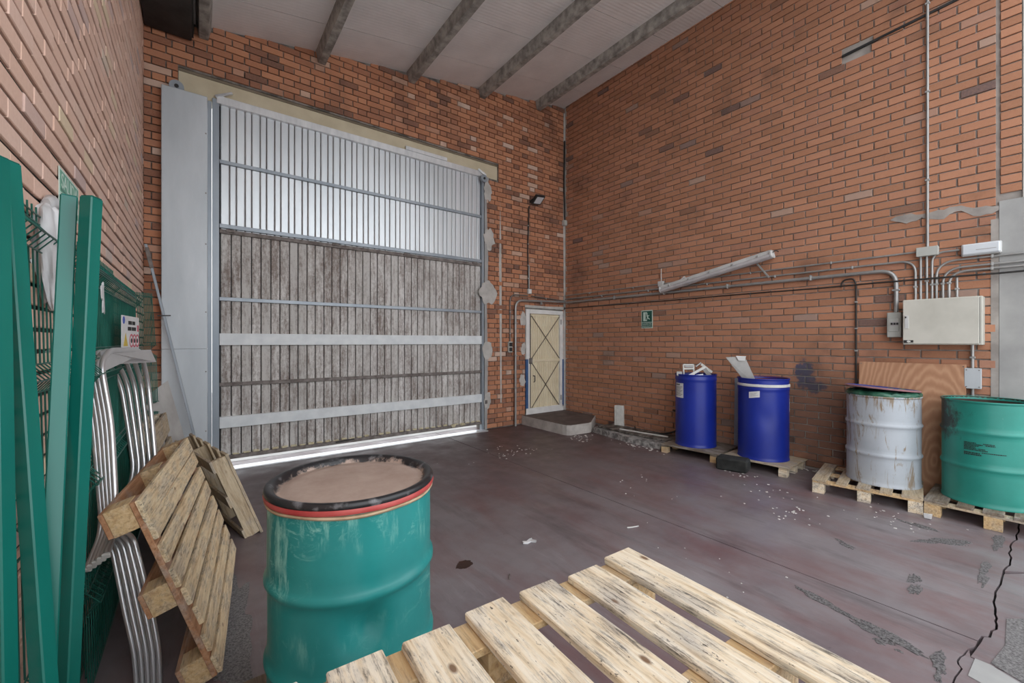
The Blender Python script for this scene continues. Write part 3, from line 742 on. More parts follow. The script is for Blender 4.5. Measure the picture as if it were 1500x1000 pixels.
B().box2((5.90, BY - .014, .25), (5.945, BY + .02, 1.2), .003).build('door_frame', M['blue_paint'], ped)
B().box2((4.965, BY - .014, .163), (5.935, BY + .06, .285), .004).build('door_sill', M['white_paint'], ped)
B().box2((5.04, BY - .04, 1.13), (5.10, BY + .0, 1.24), .004).build('lock_case', M['rail_rust'], ped)
h = B(); h.tube(fillet([(5.14, BY - .01, .90), (5.14, BY - .06, .90), (5.14, BY - .06, .80), (5.15, BY - .02, .78)], .02), .009, 8); h.build('handle', M['black_steel'], ped, 40)
B().box2((5.85, BY - .02, .38), (5.88, BY - .008, .48)).build('hinge', M['grey_metal'], ped)
B().box2((5.85, BY - .02, 1.9), (5.88, BY - .008, 2.0)).build('hinge', M['grey_metal'], ped)
# step in front of it
poly = [(4.865, BY), (4.865, 5.10), (4.885, 5.02), (4.94, 4.97), (5.35, 4.94), (5.42, 4.96), (5.97, 5.36), (5.97, BY)]
st = B().prism(poly, .168, Matrix.Translation((0, 0, -.002))).build('step_slab', M['step'], None, recenter=False); structure(st)
st['label'] = 'low concrete step with a rounded corner under the small cream door'
B().prism([(4.875, BY - .005), (4.875, 5.11), (4.895, 5.03), (4.95, 4.98), (5.34, 4.95), (5.41, 4.97), (5.96, 5.37), (5.96, BY - .005)], .004, Matrix.Translation((0, 0, .165))).build('tread', M['step_top'], st)

# ================================================================== pallets
def frame3(X, Yv, Zv, o):
    return Matrix(((X[0], Yv[0], Zv[0], o[0]), (X[1], Yv[1], Zv[1], o[1]), (X[2], Yv[2], Zv[2], o[2]), (0, 0, 0, 1)))
def pallet(label, L, widths, gaps, mats, M4, name='wooden_pallet', group=None, style='block', seed=1, bevel=.002, bw=.10, tails=None, bottoms=True, H=.144, tp=.020, ext=0.0, ends=False):
    """planks along local x, side by side along local y; base at z 0"""
    rng = random.Random(seed)
    t = thing(name, label, 'pallet', group=group)
    t.matrix_world = M4
    W = sum(widths) + sum(gaps); y = -W / 2; mp, ms, mb = (M[k] for k in mats)
    zt = H
    for i, w in enumerate(widths):
        a = rng.uniform(-.008, .008); c = rng.uniform(-.008, .008)
        if tails and i in tails: a += tails[i][0]; c += tails[i][1]
        b = B(); nseg = 6; x0, x1 = -L / 2 + a, L / 2 + c
        prof = [(-w / 2 + .003, 0), (w / 2 - .003, 0), (w / 2, .003), (w / 2, tp - .003), (w / 2 - .003, tp), (-w / 2 + .003, tp), (-w / 2, tp - .003), (-w / 2, .003)]
        vs = []; fs = []; m = len(prof)
        for k in range(nseg + 1):
            x = x0 + (x1 - x0) * k / nseg
            for (py, pz) in prof:
                e = .006 * mnoise.noise(Vector((py * 60, pz * 90, seed + i))) if k in (0, nseg) else 0
                vs.append((x + e, py + .0022 * mnoise.noise(Vector((x * 5, i * 3.1 + (1 if py > 0 else 0), seed))), pz))
        for k in range(nseg):
            for j in range(m): fs.append((k * m + j, k * m + (j + 1) % m, (k + 1) * m + (j + 1) % m, (k + 1) * m + j))
        fs += [tuple(reversed(range(m))), tuple(nseg * m + j for j in range(m))]
        b.add(vs, fs)
        o = b.build('plank', mp, t)
        o.location = Vector(((x0 + x1) / 2, y + w / 2, zt - tp / 2))
        o.rotation_euler = (0, 0, rng.uniform(-.006, .006))
        y += w + (gaps[i] if i < len(gaps) else 0)
    if style == 'block':
        xs = (-L / 2 + bw / 2, 0, L / 2 - bw / 2) if not ends else (-L / 2 + bw / 2 + .02, L / 2 - bw / 2)
        for x in xs:
            b = B().box((x, -ext / 2, zt - tp - .0105), (bw, W - .006 + ext, .020), None, bevel); o = b.build('stringer_board', ms, t)
            for yy in (-W / 2 + bw / 2 + .003, 0, W / 2 - bw / 2 - .003):
                z1 = zt - tp - .0205; z0 = .018 if bottoms else 0
                B().box((x + rng.uniform(-.004, .004), yy, (z0 + z1) / 2), (bw, bw * 1.05, z1 - z0), None, bevel).build('block', mb, t)
        if bottoms:
            for yy in (-W / 2 + bw / 2 + .003, 0, W / 2 - bw / 2 - .003):
                B().box((0, yy, .009), (L - .01, bw, .018), None, bevel).build('bottom_board', ms, t)
    else:
        for x in (-L / 2 + .02, 0, L / 2 - .02):
            B().box((x, 0, (zt - tp + .018) / 2), (.042, W + .01, zt - tp - .018), None, bevel).build('stringer', mb, t)
        for yy in (-W / 2 + .05, 0, W / 2 - .05):
            B().box((0, yy, .009), (L, .095, .018), None, bevel).build('bottom_board', ms, t)
    return t
def flat_pose(x, y, rz, z=0.0): return Matrix.Translation((x, y, z)) @ Matrix.Rotation(rz, 4, 'Z')
def w5(W): return [W * .181, W * .125, W * .181, W * .125, W * .181], [W * .0517] * 4

# under the white drum
ws, gs = [.115, .09, .10, .09, .145], [.08, .07, .07, .06]
pallet('wooden pallet with open gaps under the dented white steel drum', .76, list(reversed(ws)), list(reversed(gs)), ('wood_grey', 'wood_edge', 'wood_fresh'), flat_pose(5.513, 1.262, math.radians(8.5)), seed=11, bottoms=False, bw=.095)
pallet('dirty wooden pallet under the open green drum', .74, [.15, .10, .12, .10, .15], [.05] * 4, ('wood_dark', 'wood_grey', 'wood_edge'), flat_pose(5.600, .40, math.radians(1.5)), seed=12, bottoms=False, bw=.10)
def deck_pallet(label, cx, cy, rz, lx, ly, mats, seed):
    return pallet(label, ly, [lx / 4 - .006] * 4, [.008] * 3, mats, flat_pose(cx, cy, rz + HALF), seed=seed, bottoms=False, bw=.085, H=.12, ends=True)
deck_pallet('low close-boarded pallet under the blue drum full of scrap frames', 5.59, 3.11, math.radians(5), .68, .78, ('wood_dark', 'wood_dark', 'wood_edge'), 13)
deck_pallet('low close-boarded pallet under the blue drum with the white band', 5.645, 2.305, math.radians(2), .60, .74, ('wood_grey', 'wood_grey', 'wood_fresh'), 14)
# under the teal drum
pallet('wooden pallet on the floor under the teal drum', 1.2, [.14, .10, .14, .10, .14], [.045] * 4, ('wood_dark', 'wood_dark', 'wood_edge'), flat_pose(.50, 1.455, HALF), seed=15)
# up on a drum stump, close to the viewer
pallet('pale pallet lying high with broad dirty planks, nearest the viewer', .90, [.118] * 7, [.0475] * 6, ('wood_fresh', 'wood_edge', 'wood_edge'),
       flat_pose(.575, .463, math.radians(87), .72), seed=21, tails={1: (0, -.01), 3: (0, .015)}, tp=.021, ext=.035)
def rot_frame(X, Yv, o):
    X = Vector(X).normalized(); Yv = Vector(Yv); Yv = (Yv - X * Yv.dot(X)).normalized(); Z = X.cross(Yv); return X, Yv, Z
# leaning at the fence panels
X, Yv, Z = rot_frame((.098, .995, -.006), (-.319, .036, .947), None)
pallet('pale slatted pallet leaning on its long edge against the metal frames', 1.344, [.088] * 7 + [.10], [.027] * 6 + [.004], ('wood_lean', 'wood_red', 'wood_edge'),
       frame3(X, Yv, Z, Vector((.014, 2.975, .477)) - .144 * Z), seed=22, tails={3: (.04, 0), 2: (.06, 0)}, bw=.11)
X, Yv, Z = rot_frame((.03, 1, 0), (-.16, .0, .987), None)
pallet('pallet leaning behind the pale slatted one, only its top edge showing', .86, w5(.92)[0], w5(.92)[1], ('wood_grey', 'wood_dark', 'wood_fresh'),
       frame3(X, Yv, Z, Vector((-.165, 4.33, .478)) - .144 * Z), seed=23)
X, Yv, Z = rot_frame((.335, .08, -.94), (-.22, .97, 0), None)
t = thing('wooden_pallet', 'narrow pallet with solid side beams leaning in front of the grey door casing', 'pallet')
t.matrix_world = frame3(X, Yv, Z, Vector((.155, 4.42, .345)) - .10 * Z)
for i in range(5):       # planks run down the slope, beams under them
    w_ = .14; B().box((random.uniform(-.01, .01), -.45 + i * .225, .122), (.73, w_, .02), None, .002).build('plank', M['wood_grey'], t)
for yy in (-.50, 0, .50): B().box((.0, yy, .065), (.70, .035, .092), None, .002).build('beam', M['wood_grey'], t)
for xx in (-.31, 0, .31): B().box((xx, 0, .009), (.10, 1.06, .018), None, .002).build('bottom_board', M['wood_grey'], t)

# ================================================================== drums
def drum(name, label, loc, r, h, mat, mat_in, rot=0, hoops=(.333, .667), open_top=True, group=None, dent=None, bead=None, inner=None, cat='drum'):
    t = thing(name, label, cat, loc, rot, group)
    pr = [(0, .010), (r - .012, .010), (r - .010, 0), (r + .004, 0), (r + .005, .012), (r, .020)]
    hs = []
    for k in hoops or ():
        z = h * k; hs += [(r, z - .028), (r + .005, z - .016), (r + .011, z - .006), (r + .011, z + .006), (r + .005, z + .016), (r, z + .028)]
    if bead: z = h - bead; hs += [(r, z - .02), (r + .005, z - .008), (r + .005, z + .008), (r, z + .02)]
    hs.sort(key=lambda q: q[1]); full = [pr[-1]]
    for q in hs + [(r, h - .022)]:
        z0 = full[-1][1]; n = max(1, int((q[1] - z0) / .025)); r0 = full[-1][0]
        for k in range(1, n): full.append((r0 + (q[0] - r0) * k / n, z0 + (q[1] - z0) * k / n))
        full.append(q)
    pr = pr[:-1] + full + [(r + .007, h - .014), (r + .009, h - .006), (r + .006, h)]
    if open_top: pr += [(r - .006, h - .002), (r - .008, h - .015), (r - .010, h - .03)]
    else: pr += [(r - .006, h), (r - .010, h - .012), (0, h - .012)]
    body = B().lathe(pr, 64, dent).build('body', mat, t, 40, recenter=False)
    if open_top:
        B().lathe([(r - .007, h - .004), (r - .0085, h - .03), (r - .012, h - .1), (r - .045, h - .3), (r - .045, .03), (0, .03), (0, .024), (r - .05, .024)], 48).build('inside', mat_in, t, 40, recenter=False)
    return t
def label_patch(t, name, r, a0, a1, z0, z1, mat, lines=(), tilt=0.0, line_mat=None):
    def patch(a0, a1, z0, z1, rr, n=8):
        b = B(); vs = []; fs = []
        for k in range(n + 1):
            a = a0 + (a1 - a0) * k / n; sh = tilt * (k / n - .5)
            for (q, z) in ((rr, z0), (rr, z1), (rr - .0006, z1), (rr - .0006, z0)): vs.append((q * math.cos(a), q * math.sin(a), z + sh))
        for k in range(n):
            for j in range(4): fs.append((k * 4 + j, k * 4 + (j + 1) % 4, k * 4 + 4 + (j + 1) % 4, k * 4 + 4 + j))
        fs += [(0, 3, 2, 1), (n * 4, n * 4 + 1, n * 4 + 2, n * 4 + 3)]
        return b.add(vs, fs)
    o = patch(a0, a1, z0, z1, r + .0012).build(name, mat, t, None, recenter=False)
    lb = B()
    for (u0, u1, v0, v1) in lines:
        q = patch(a0 + (a1 - a0) * u0, a0 + (a1 - a0) * u1, z0 + (z1 - z0) * v0, z0 + (z1 - z0) * v1, r + .0019, 4)
        lb.add(q.v, q.f)
    if lines: stuff(lb.build('printed_lines', line_mat or M['ink'], o, None, recenter=False))
    return o
def toward(loc, off=0.0):      # angle on a drum of the side that looks at the viewer, plus an offset in degrees (positive: to the viewer's right)
    return math.atan2(-loc[1], -loc[0]) + math.radians(off)

# --- blue drum full of scrap
l1 = (5.585, 3.166, .12)
d1 = drum('steel_drum', 'blue steel drum filled with scrap frames, standing farther along the brick wall', l1, .264, .985, M['drum_blue'], M['drum_in'], 0, hoops=None, bead=.07)
a = toward(l1)
label_patch(d1, 'label', .264, a - 1.22, a - .62, .66, .86, M['paper'], [(.08, .62, .86, .93)] + [(.08, .9 - .1 * (i % 3), .74 - i * .085, .765 - i * .085) for i in range(8)], 0)
# --- blue drum with a white band
l2 = (5.655, 2.318, .12)
def dent2(a, z, r):
    d = math.exp(-((a - (toward(l2) % (2 * math.pi)) - .1) / .35) ** 2 - ((z - .52) / .12) ** 2); return -.014 * d
d2 = drum('steel_drum', 'blue steel drum with a white clamp band and dark red inside', l2, .277, .985, M['drum_blue_b'], M['drum_in_red'], 0, hoops=None, bead=.125, dent=dent2)
B().lathe([(.278, .885), (.285, .887), (.287, .90), (.286, .914), (.278, .918)], 64).build('clamp_band', M['white_plastic'], d2, 40, recenter=False)
a = toward(l2)
label_patch(d2, 'label', .277, a - .56, a - .12, .755, .83, M['paper'], [(.15, .85, .3, .33), (.15, .7, .5, .53), (.15, .8, .7, .73)], .02)
label_patch(d2, 'label', .277, a + 1.40, a + 1.6, .58, .74, M['paper'])
# --- white drum
l3 = (5.574, 1.157, .144)
def dent3(a, z, r): return .004 * mnoise.noise(Vector((math.cos(a) * 3, math.sin(a) * 3, z * 3)))
d3 = drum('steel_drum', 'white steel drum streaked with rust under a tilted loose lid', l3, .286, .875, M['drum_white'], M['drum_in'], .4, hoops=(.34, .675), dent=dent3)
# --- open sea-green drum
l4 = (5.625, .449, .144)
d4 = drum('steel_drum', 'open sea green steel drum with black stencilled print and sooty side', l4, .290, .895, M['drum_green'], M['drum_in'], 0, hoops=(.36, .70))
a = toward(l4)
rows = [(0, .30, 10), (0, .42, 9), (0, .36, 8), (0, .28, 7), (.33, .44, 9), (.45, .70, 10), (.5, .72, 9), (0, .30, 6), (.34, .50, 6), (0, .40, 5), (.36, .55, 5), (.42, .95, 3.6), (0, .38, 2.6), (0, .42, 1.4)]
lines = []; rng = random.Random(8)
for (u0, u1, row) in rows:
    u = u0
    while u < u1:
        w = rng.uniform(.012, .05); lines.append((u, min(u + w, u1), row / 11, row / 11 + (.055 if row > 3 else .075))); u += w + .008
o = label_patch(d4, 'stencil', .290, a - .50, a + .40, .415, .545, None, lines)
mm = o.data
o.data = bpy.data.meshes.new('stencil'); bpy.data.meshes.remove(mm)
o.data.from_pydata([(.2905 * math.cos(a - .5), .2905 * math.sin(a - .5), .42), (.2905 * math.cos(a - .49), .2905 * math.sin(a - .49), .42), (.2905 * math.cos(a - .49), .2905 * math.sin(a - .49), .428)], [], [(0, 1, 2)]); o.data.materials.append(M['ink'])
# --- teal drum in front
l5 = (.480, 1.662, .144)
def dent5(aa, z, r):
    c = (toward(l5) + .12) % (2 * math.pi); q = (aa - c + math.pi) % (2 * math.pi) - math.pi
    d = -.045 * math.exp(-(q / .22) ** 2) * math.exp(-((z - .47) / .07) ** 2) * (1 if z < .545 else .1)
    return d + .0025 * mnoise.noise(Vector((math.cos(aa) * 3, math.sin(aa) * 3, z * 4)))
d5 = drum('steel_drum', 'scratched teal steel drum with a dusty lid and red clamp ring', l5, .2895, .872, M['drum_teal'], M['drum_in'], 0, hoops=(.333, .66), open_top=False, dent=dent5)
b = B().lathe([(0, .876), (.205, .876), (.238, .873), (.247, .868), (.262, .870), (.270, .884), (.280, .892), (.292, .894), (.300, .888), (.302, .878), (.299, .872), (.285, .870), (.24, .862), (0, .864)], 96)
b.build('lid', M['lid'], d5, 50, recenter=False)
b = B().lathe([(.288, .873), (.3, .872), (.303, .864), (.300, .855), (.290, .852)], 80); b.build('clamp_ring', M['red_ring'], d5, 50, recenter=False)
b = B().lathe([(.286, .853), (.297, .850), (.299, .845), (.295, .839), (.286, .838)], 80)
for v in b.v: v.z += .005 * mnoise.noise(Vector((v.x * 8, v.y * 8, 2)))
b.build('gasket', M['rubber_tan'], d5, 50, recenter=False)
a = toward(l5)
label_patch(d5, 'printed_text', .2895, a - .88, a - .66, .30, .345, M['ink'])
bpy.data.objects.remove(d5.children[-1])
# --- drum that carries the high pallet (only its deck reaches the view)
d6 = drum('steel_drum', 'short steel drum standing under the high pale pallet', (.56, .36, 0), .27, .716, M['drum_teal'], M['drum_in'], 0, open_top=False)

# loose lid on the white drum
ld = thing('drum_lid', 'loose blue edged lid lying tilted on the white drum', 'lid', (5.560, 1.165, 1.075), (math.radians(0), 0, 0))
ax = Vector((C_, -S_, 0))            # tilt: lower towards the viewer's right
ld.rotation_euler = (Matrix.Rotation(math.radians(5.0), 4, Vector((S_, C_, 0)))).to_euler()
B().lathe([(0, -.004), (.255, -.004), (.270, .004), (.288, .006), (.290, .012), (.282, .018), (.270, .014), (.258, .004), (0, .004)], 64).build('disc', M['lid_top'], ld, 40, recenter=False)
B().lathe([(.276, .013), (.289, .014), (.296, .009), (.294, .001), (.284, .004)], 64).build('rim', M['lid_pink'], ld, 40, recenter=False)
B().lathe([(.256, .0045), (.268, .015), (.276, .018), (.279, .0165), (.269, .012), (.258, .003)], 64).build('inner_edge', M['lid_blue'], ld, 40, recenter=False)
gb = B()
for i in range(60):
    pass
prof = [(.10, .80), (.225, .80), (.268, .845), (.289, .868), (.292, .884), (.285, .902), (.265, .914), (.22, .918), (.10, .915)]
gb.lathe(prof, 72)
for v in gb.v:
    a_ = math.atan2(v.y, v.x); k = mnoise.noise(Vector((math.cos(a_) * 7, math.sin(a_) * 7, v.z * 30)))
    rr = math.hypot(v.x, v.y)
    if rr > .2: v.x *= 1 + .035 * k; v.y *= 1 + .035 * k; v.z += .016 * mnoise.noise(Vector((math.cos(a_) * 9, math.sin(a_) * 9, rr * 20 + 4)))
for v in gb.v: v += Vector(l3)
tag(gb.build('plastic_bag', M['green_plastic'], None, 25), 'crumpled dark green plastic bag stuffed under the tilted lid', 'bag')

# scrap in the first blue drum
sf = B().lathe([(0, .90), (.15, .905), (.24, .885), (.25, .80), (0, .80)], 24).jitter(.02, 14)
for v in sf.v: v += Vector(l1)
tag(stuff(sf.build('scrap_filling', M['drum_in'], None, recenter=True)), 'dark tangle of small scrap filling the blue drum', 'scrap')
def scrap(label, name='scrap_frame', cat='scrap'):
    return lambda o: tag(o, label, cat, 'scrap in the blue drum')
base1 = Vector(l1)
def bd(px, py, off=0.0):     # a point in the drum's mouth plane that faces the viewer
    d = Vector((l1[0], l1[1], 0)).normalized(); dep = (Vector((l1[0], l1[1], 0)) + d * off); t = dep.x * S_ + dep.y * C_; return at_d(px, py, t)
def rect_frame(pts, w, mat, name, label):
    b = B(); n = len(pts)
    up = ray(1020, 540).normalized()
    for i in range(n): b.bar(pts[i], pts[(i + 1) % n], w, w * 1.6, up, .002)
    return b
# square white frame with a bar
t = thing('switch_surround', 'white square switch frame sticking up from the blue drum', 'scrap frame', bd(1008, 546), 0, 'scrap in the blue drum')
o_ = bd(1008, 546)
def loc_pts(ps, off=0): return [bd(x, y, off) - o_ for x, y in ps]
for i, (p_, q_) in enumerate([((1001, 534), (1016, 534)), ((1016, 534), (1016.5, 552)), ((1001, 534), (1002, 554)), ((1002, 540), (1016, 540))]):
    A_, B_ = loc_pts([p_, q_]); B().bar(A_, B_, .02, .02, ray(1010, 540), .003).build('frame_bar', M['white_plastic'], t)
A_, B_ = loc_pts([(1003, 536.5), (1015, 537)], -.005); B().bar(A_, B_, .03, .008, ray(1010, 540)).build('plate', M['grey_metal'], t)
for k, (label, p_, q_, w, m, off) in enumerate([
    ('long white plastic strip lying across the blue drum mouth', (1006, 552), (1033, 537), .032, 'white_plastic', -.10),
    ('short white cover strip sloping to the rim of the blue drum', (1027, 533), (1043, 545), .03, 'white_plastic', -.02),
    ('broad pale grey cover sloping over the blue drum rim', (1032, 540), (1042, 553), .05, 'sheet_grey', -.12),
    ('grey box end beside the white frame in the blue drum', (991, 547), (999, 547), .06, 'sheet_grey', -.05),
    ('thin dark metal bar on top of the scrap in the blue drum', (1019, 537), (1027, 531), .02, 'grey_metal', .02),
    ('small silver bracket low in the scrap of the blue drum', (1018, 551), (1030, 549), .035, 'galv_bright', -.14)]):
    c0, c1 = bd(*p_, off), bd(*q_, off)
    b = B().bar(c0, c1, w, .018, ray(1020, 545), .004)
    d_ = (c1 - c0).normalized(); n_ = ray(1020, 545).normalized()
    b2 = b
    root = b2.build('scrap_strip', M[m], None)
    tag(root, label, 'scrap strip', 'scrap in the blue drum')
    up_ = n_.cross(d_).normalized()
    if k in (0, 1, 2): B().bar(c0 + up_ * (w / 2 - .004) - n_ * .010, c1 + up_ * (w / 2 - .004) - n_ * .010, .006, .012, up_).build('folded_edge', M[m], root)
# folded sheet standing in the second blue drum
dl = Vector((l2[0], l2[1], 0)); dl.normalize(); tdep = (Vector((l2[0], l2[1], 0)) - dl * .02); td = tdep.x * S_ + tdep.y * C_
pts = [at_d(1063, 523, td - .02), at_d(1091, 522, td + .0), at_d(1113, 570, td + .08), at_d(1097, 566, td + .08)]
n_ = ray(1090, 550).normalized() * .006
b = B().add(pts + [p_ + n_ for p_ in pts], [(0, 1, 2, 3), (7, 6, 5, 4), (0, 4, 5, 1), (1, 5, 6, 2), (2, 6, 7, 3), (3, 7, 4, 0)])
sh = b.build('metal_sheet', M['sheet_grey'], None); tag(sh, 'pale grey folded metal sheet standing in the white banded blue drum', 'metal sheet')
f_ = [at_d(1078, 521, td - .04), at_d(1093, 521.5, td - .04), at_d(1091, 528, td - .015), at_d(1082, 528, td - .015)]
B().add(f_ + [p_ + n_ for p_ in f_], [(0, 1, 2, 3), (7, 6, 5, 4), (0, 4, 5, 1), (1, 5, 6, 2), (2, 6, 7, 3), (3, 7, 4, 0)]).build('folded_flap', M['white_paint'], sh)

# ================================================================== along the wall with the conduits
kb = B().prism([(5.33, 3.56), (5.30, 3.8), (5.29, 4.1), (5.33, 4.35), (5.36, 4.6), (5.42, 4.93), (5.97, 4.93), (5.97, 3.56)], .09, Matrix.Translation((0, 0, -.002))).jitter(.012, 6).build('kerb_1', M['kerb'], None, recenter=False)
structure(kb); kb['label'] = 'broken concrete kerb along the foot of the brick wall'
for (label, c, d, rz, m) in [('dark flat board lying on the kerb next to the blue drum', (5.64, 3.90, .107), (.42, .78, .028), .05, 'wood_black'),
                              ('dark flat board lying on the kerb near the concrete step', (5.62, 4.55, .105), (.34, .60, .025), -.06, 'wood_black')]:
    o = B().box((0, 0, 0), d, None, .004).build('board', M[m], None); o.location = (c[0], c[1], c[2] - d[2] / 2 + .001); o.rotation_euler = (0, 0, rz)
    tag(o, label, 'board', 'boards on the kerb')
o = B().bar((5.50, 4.42, .131), (5.62, 3.62, .131), .03, .018, (0, 0, 1), .003).build('lath', M['white_plastic'], None); tag(o, 'thin pale strip lying on the dark boards by the wall', 'lath')
hz = fillet([(5.80, 4.35, .135), (5.55, 4.15, .135), (5.60, 3.86, .137), (5.80, 3.72, .14), (5.93, 3.62, .20), (5.955, 3.62, .40), (5.955, 3.66, .47), (5.955, 3.75, .48)], .09)
ho = B().tube(hz, .014, 8).build('hose', M['black_cable'], None, 50); tag(ho, 'black hose lying on the boards and hanging from the brick wall', 'hose')
B().tube([(5.95, 3.645, .43), (5.945, 3.60, .435), (5.945, 3.57, .45)], .012, 8).build('hose_tap', M['grey_metal'], ho, 50)
p0 = on_z(871, 612, .09)
w_ = thing('profile_box', 'white plastic trunking offcut standing upright against the bricks on the kerb', 'trunking', (5.80, 4.66, .09), math.radians(12))
B().box2((-.03, -.07, 0), (.03, .05, .37), .004).build('cover', M['white_plastic'], w_); B().box2((-.034, .052, 0), (.03, .085, .365), .003).build('side_lip', M['white_plastic'], w_)
# black foam block
fb = B().box((0, 0, .075), (.20, .34, .15), None, .018).jitter(.008, 9).build('foam_block', M['rubber_black'], None); fb.location = (5.185, 2.46, 0); fb.rotation_euler = (0, 0, math.radians(14)); tag(fb, 'black foam block on the floor in front of the blue drum', 'block')
# blue grey panel between the blue drums
o = B().bar((5.93, 2.74, .125), (5.955, 2.74, 1.05), .12, .02, (1, 0, 0), .002).build('panel', M['galv_frame'], None); tag(o, 'narrow blue grey panel standing behind and between the two blue drums', 'panel')
# plywood
py = thing('plywood_sheet', 'orange plywood sheet leaning on the brick wall behind the white drum', 'plywood', (5.875, 1.02, .001), 0)
py.rotation_euler = (0, math.radians(2.2), 0)
B().box((0, 0, .665), (.016, .815, 1.33), None, .001).build('sheet', M['ply'], py)
for yy in (-.39, .39): B().box((-.009, yy, 1.31), (.004, .010, .010)).build('nail', M['rail_rust'], py)

# ---- electrical cabinet
XF = RX - .20
def P(px, py_, x=RX - .02): return on_x(px, py_, x)
c0 = P(1322, 504, XF); c1 = P(1436, 436, XF)
y_hi, y_lo, z_lo, z_hi = c0.y, P(1436, 470, XF).y, c0.z - .0, P(1322, 440, XF).z
cb = thing('electrical_cabinet', 'large beige electrical cabinet on the brick wall with conduits entering its top', 'cabinet', (XF, (y_hi + y_lo) / 2, z_lo))
yc = (y_hi + y_lo) / 2; hw = (y_hi - y_lo) / 2; hh = z_hi - z_lo
B().box2((.02, -hw - .012, -.004), (RX - XF - .001, hw, hh + .004), .004).build('body', M['panel_grey'], cb)
dr = B().box2((-.004, -hw + .006, .004), (.018, hw - .003, hh - .003), .004).build('door', M['panel_grey'], cb)
B().box2((-.001, -hw + .004, .01), (.019, -hw + .0055, hh - .01)).build('door_gap', M['ink'], cb)
def cab_child(name, px0, py0, px1, py1, mat, d=.006):
    a_, b_ = P(px0, py0, XF), P(px1, py1, XF)
    return B().box2((-.004 - d, a_.y - yc, a_.z - z_lo), (-.003, b_.y - yc, b_.z - z_lo), .001).build(name, M[mat], dr)
cab_child('nameplate', 1325.5, 481, 1331, 462, 'lamp_white')
cab_child('lock', 1326.2, 466, 1328.0, 463.5, 'ink', .010)
cab_child('badge', 1324, 502, 1330, 498, 'ink', .006); cab_child('badge', 1331, 501.5, 1338, 498, 'ink', .006)
cab_child('badge', 1328.8, 501, 1334, 498.8, 'white_plastic', .008)
# breaker box
b0, b1 = P(1299, 494, RX - .10), P(1320, 457, RX - .10)
bb = thing('breaker_box', 'small grey breaker box with a window beside the beige cabinet', 'breaker box', (RX - .10, (b0.y + b1.y) / 2, b0.z))
hy = (b0.y - b1.y) / 2
B().box2((0, -hy, 0), (.099, hy, b1.z - b0.z), .006).build('case', M['box_grey'], bb)
B().box2((-.006, -hy + .015, .06), (.001, hy - .015, b1.z - b0.z - .06), .003).build('cover', M['box_grey'], bb)
wv = P(1305, 477, RX - .107); wv2 = P(1316, 471, RX - .107)
wi = B().box2((-.010, wv.y - (b0.y + b1.y) / 2, wv.z - b0.z), (-.005, wv2.y - (b0.y + b1.y) / 2, wv2.z - b0.z), .001).build('window', M['lamp_lens'], bb)
for k in range(3):
    yk = (wv.y + wv2.y) / 2 - (b0.y + b1.y) / 2 + (k - 1) * .022
    B().box((-.013, yk, (wv.z + wv2.z) / 2 - b0.z), (.008, .016, .022)).build('breaker', M['ink'], bb)
# junction box over the cabinet
j0, j1 = P(1342, 376, RX - .08), P(1374, 361, RX - .08)
jb = thing('junction_box', 'grey junction box where the tall conduit meets the conduits over the cabinet', 'junction box', (RX - .08, (j0.y + j1.y) / 2, j0.z))
hy = (j0.y - j1.y) / 2; jh = j1.z - j0.z + .012
B().box2((.012, -hy, 0), (.079, hy, jh), .006).build('case', M['box_grey'], jb); B().box2((0, -hy - .002, -.002), (.011, hy + .002, jh + .002), .004).build('cover', M['box_grey'], jb)
# box under the cabinet
q0, q1 = P(1413, 568, RX - .07), P(1437, 540, RX - .07)
qb = thing('junction_box', 'square pale metal box under the cabinet beside the plywood', 'junction box', (RX - .07, (q0.y + q1.y) / 2, q0.z))
hy = (q0.y - q1.y) / 2
B().box2((.01, -hy, 0), (.069, hy, q1.z - q0.z), .004).build('case', M['galv_box'], qb); B().box2((0, -hy - .003, -.003), (.009, hy + .003, q1.z - q0.z + .003), .003).build('cover', M['galv_box'], qb)
for sy in (-1, 1):
    for zz in (.015, q1.z - q0.z - .015): B().box((-.001, sy * (hy - .012), zz), (.003, .008, .008)).build('screw', M['rail_rust'], qb)

# ---- conduits on that wall
def conduit(label, pts, r, mat='conduit', fil=.10, clips=(), name='conduit', cat='conduit', group='conduits', wall='x'):
    ptsf = fillet(pts, fil, 7)
    o = B().tube(ptsf, r, 10).build(name, M[mat], None, 60)
    tag(o, label, cat, group)
    for (x, y, z, ax) in clips:
        d = {'y': (r * 2.6, .018, r * 3.0), 'z': (r * 2.6, r * 3.0, .018), 'x': (.018, r * 2.6, r * 3.0)}[ax]
        B().box((x, y, z), d, None, .003).build('clip', M['grey_metal'], o)
    return o
CW = RX - .022
def hclips(z, ys, x=CW): return [(x, y, z, 'y') for y in ys]
zA = 2.478
conduit('thin grey conduit, top one of the long run, ending at the junction box', [(CW, 6.17, 2.485), (CW, j0.y, zA)], .0105, fil=.05, clips=hclips(zA, (1.7, 2.6, 3.5, 4.5, 5.5)), group=None)
zB = 2.395; yB = P(1341, 400, CW).y
conduit('thin grey conduit, second of the long run, bending down into the cabinet', [(CW, 6.17, 2.415), (CW, yB, zB), (CW, yB, z_hi + .0)], .0115, fil=.13, clips=hclips(zB, (1.5, 2.3, 3.2, 4.2, 5.2)) + [(CW, yB, 2.12, 'z')], group=None)
zC = 2.315; yC = P(1313, 430, CW).y
conduit('thick grey conduit of the long run bending down into the breaker box', [(CW - .008, 6.17, 2.345), (CW - .008, yC, zC), (CW - .008, yC, b1.z)], .021, fil=.15, clips=[(CW - .008, y, 2.32 + (y - 1.1) * .005, 'y') for y in (1.9, 2.9, 3.9, 4.9)] + [(CW - .008, yC, 2.1, 'z')], group=None)
def ym(px): return P(px, 420, CW).y
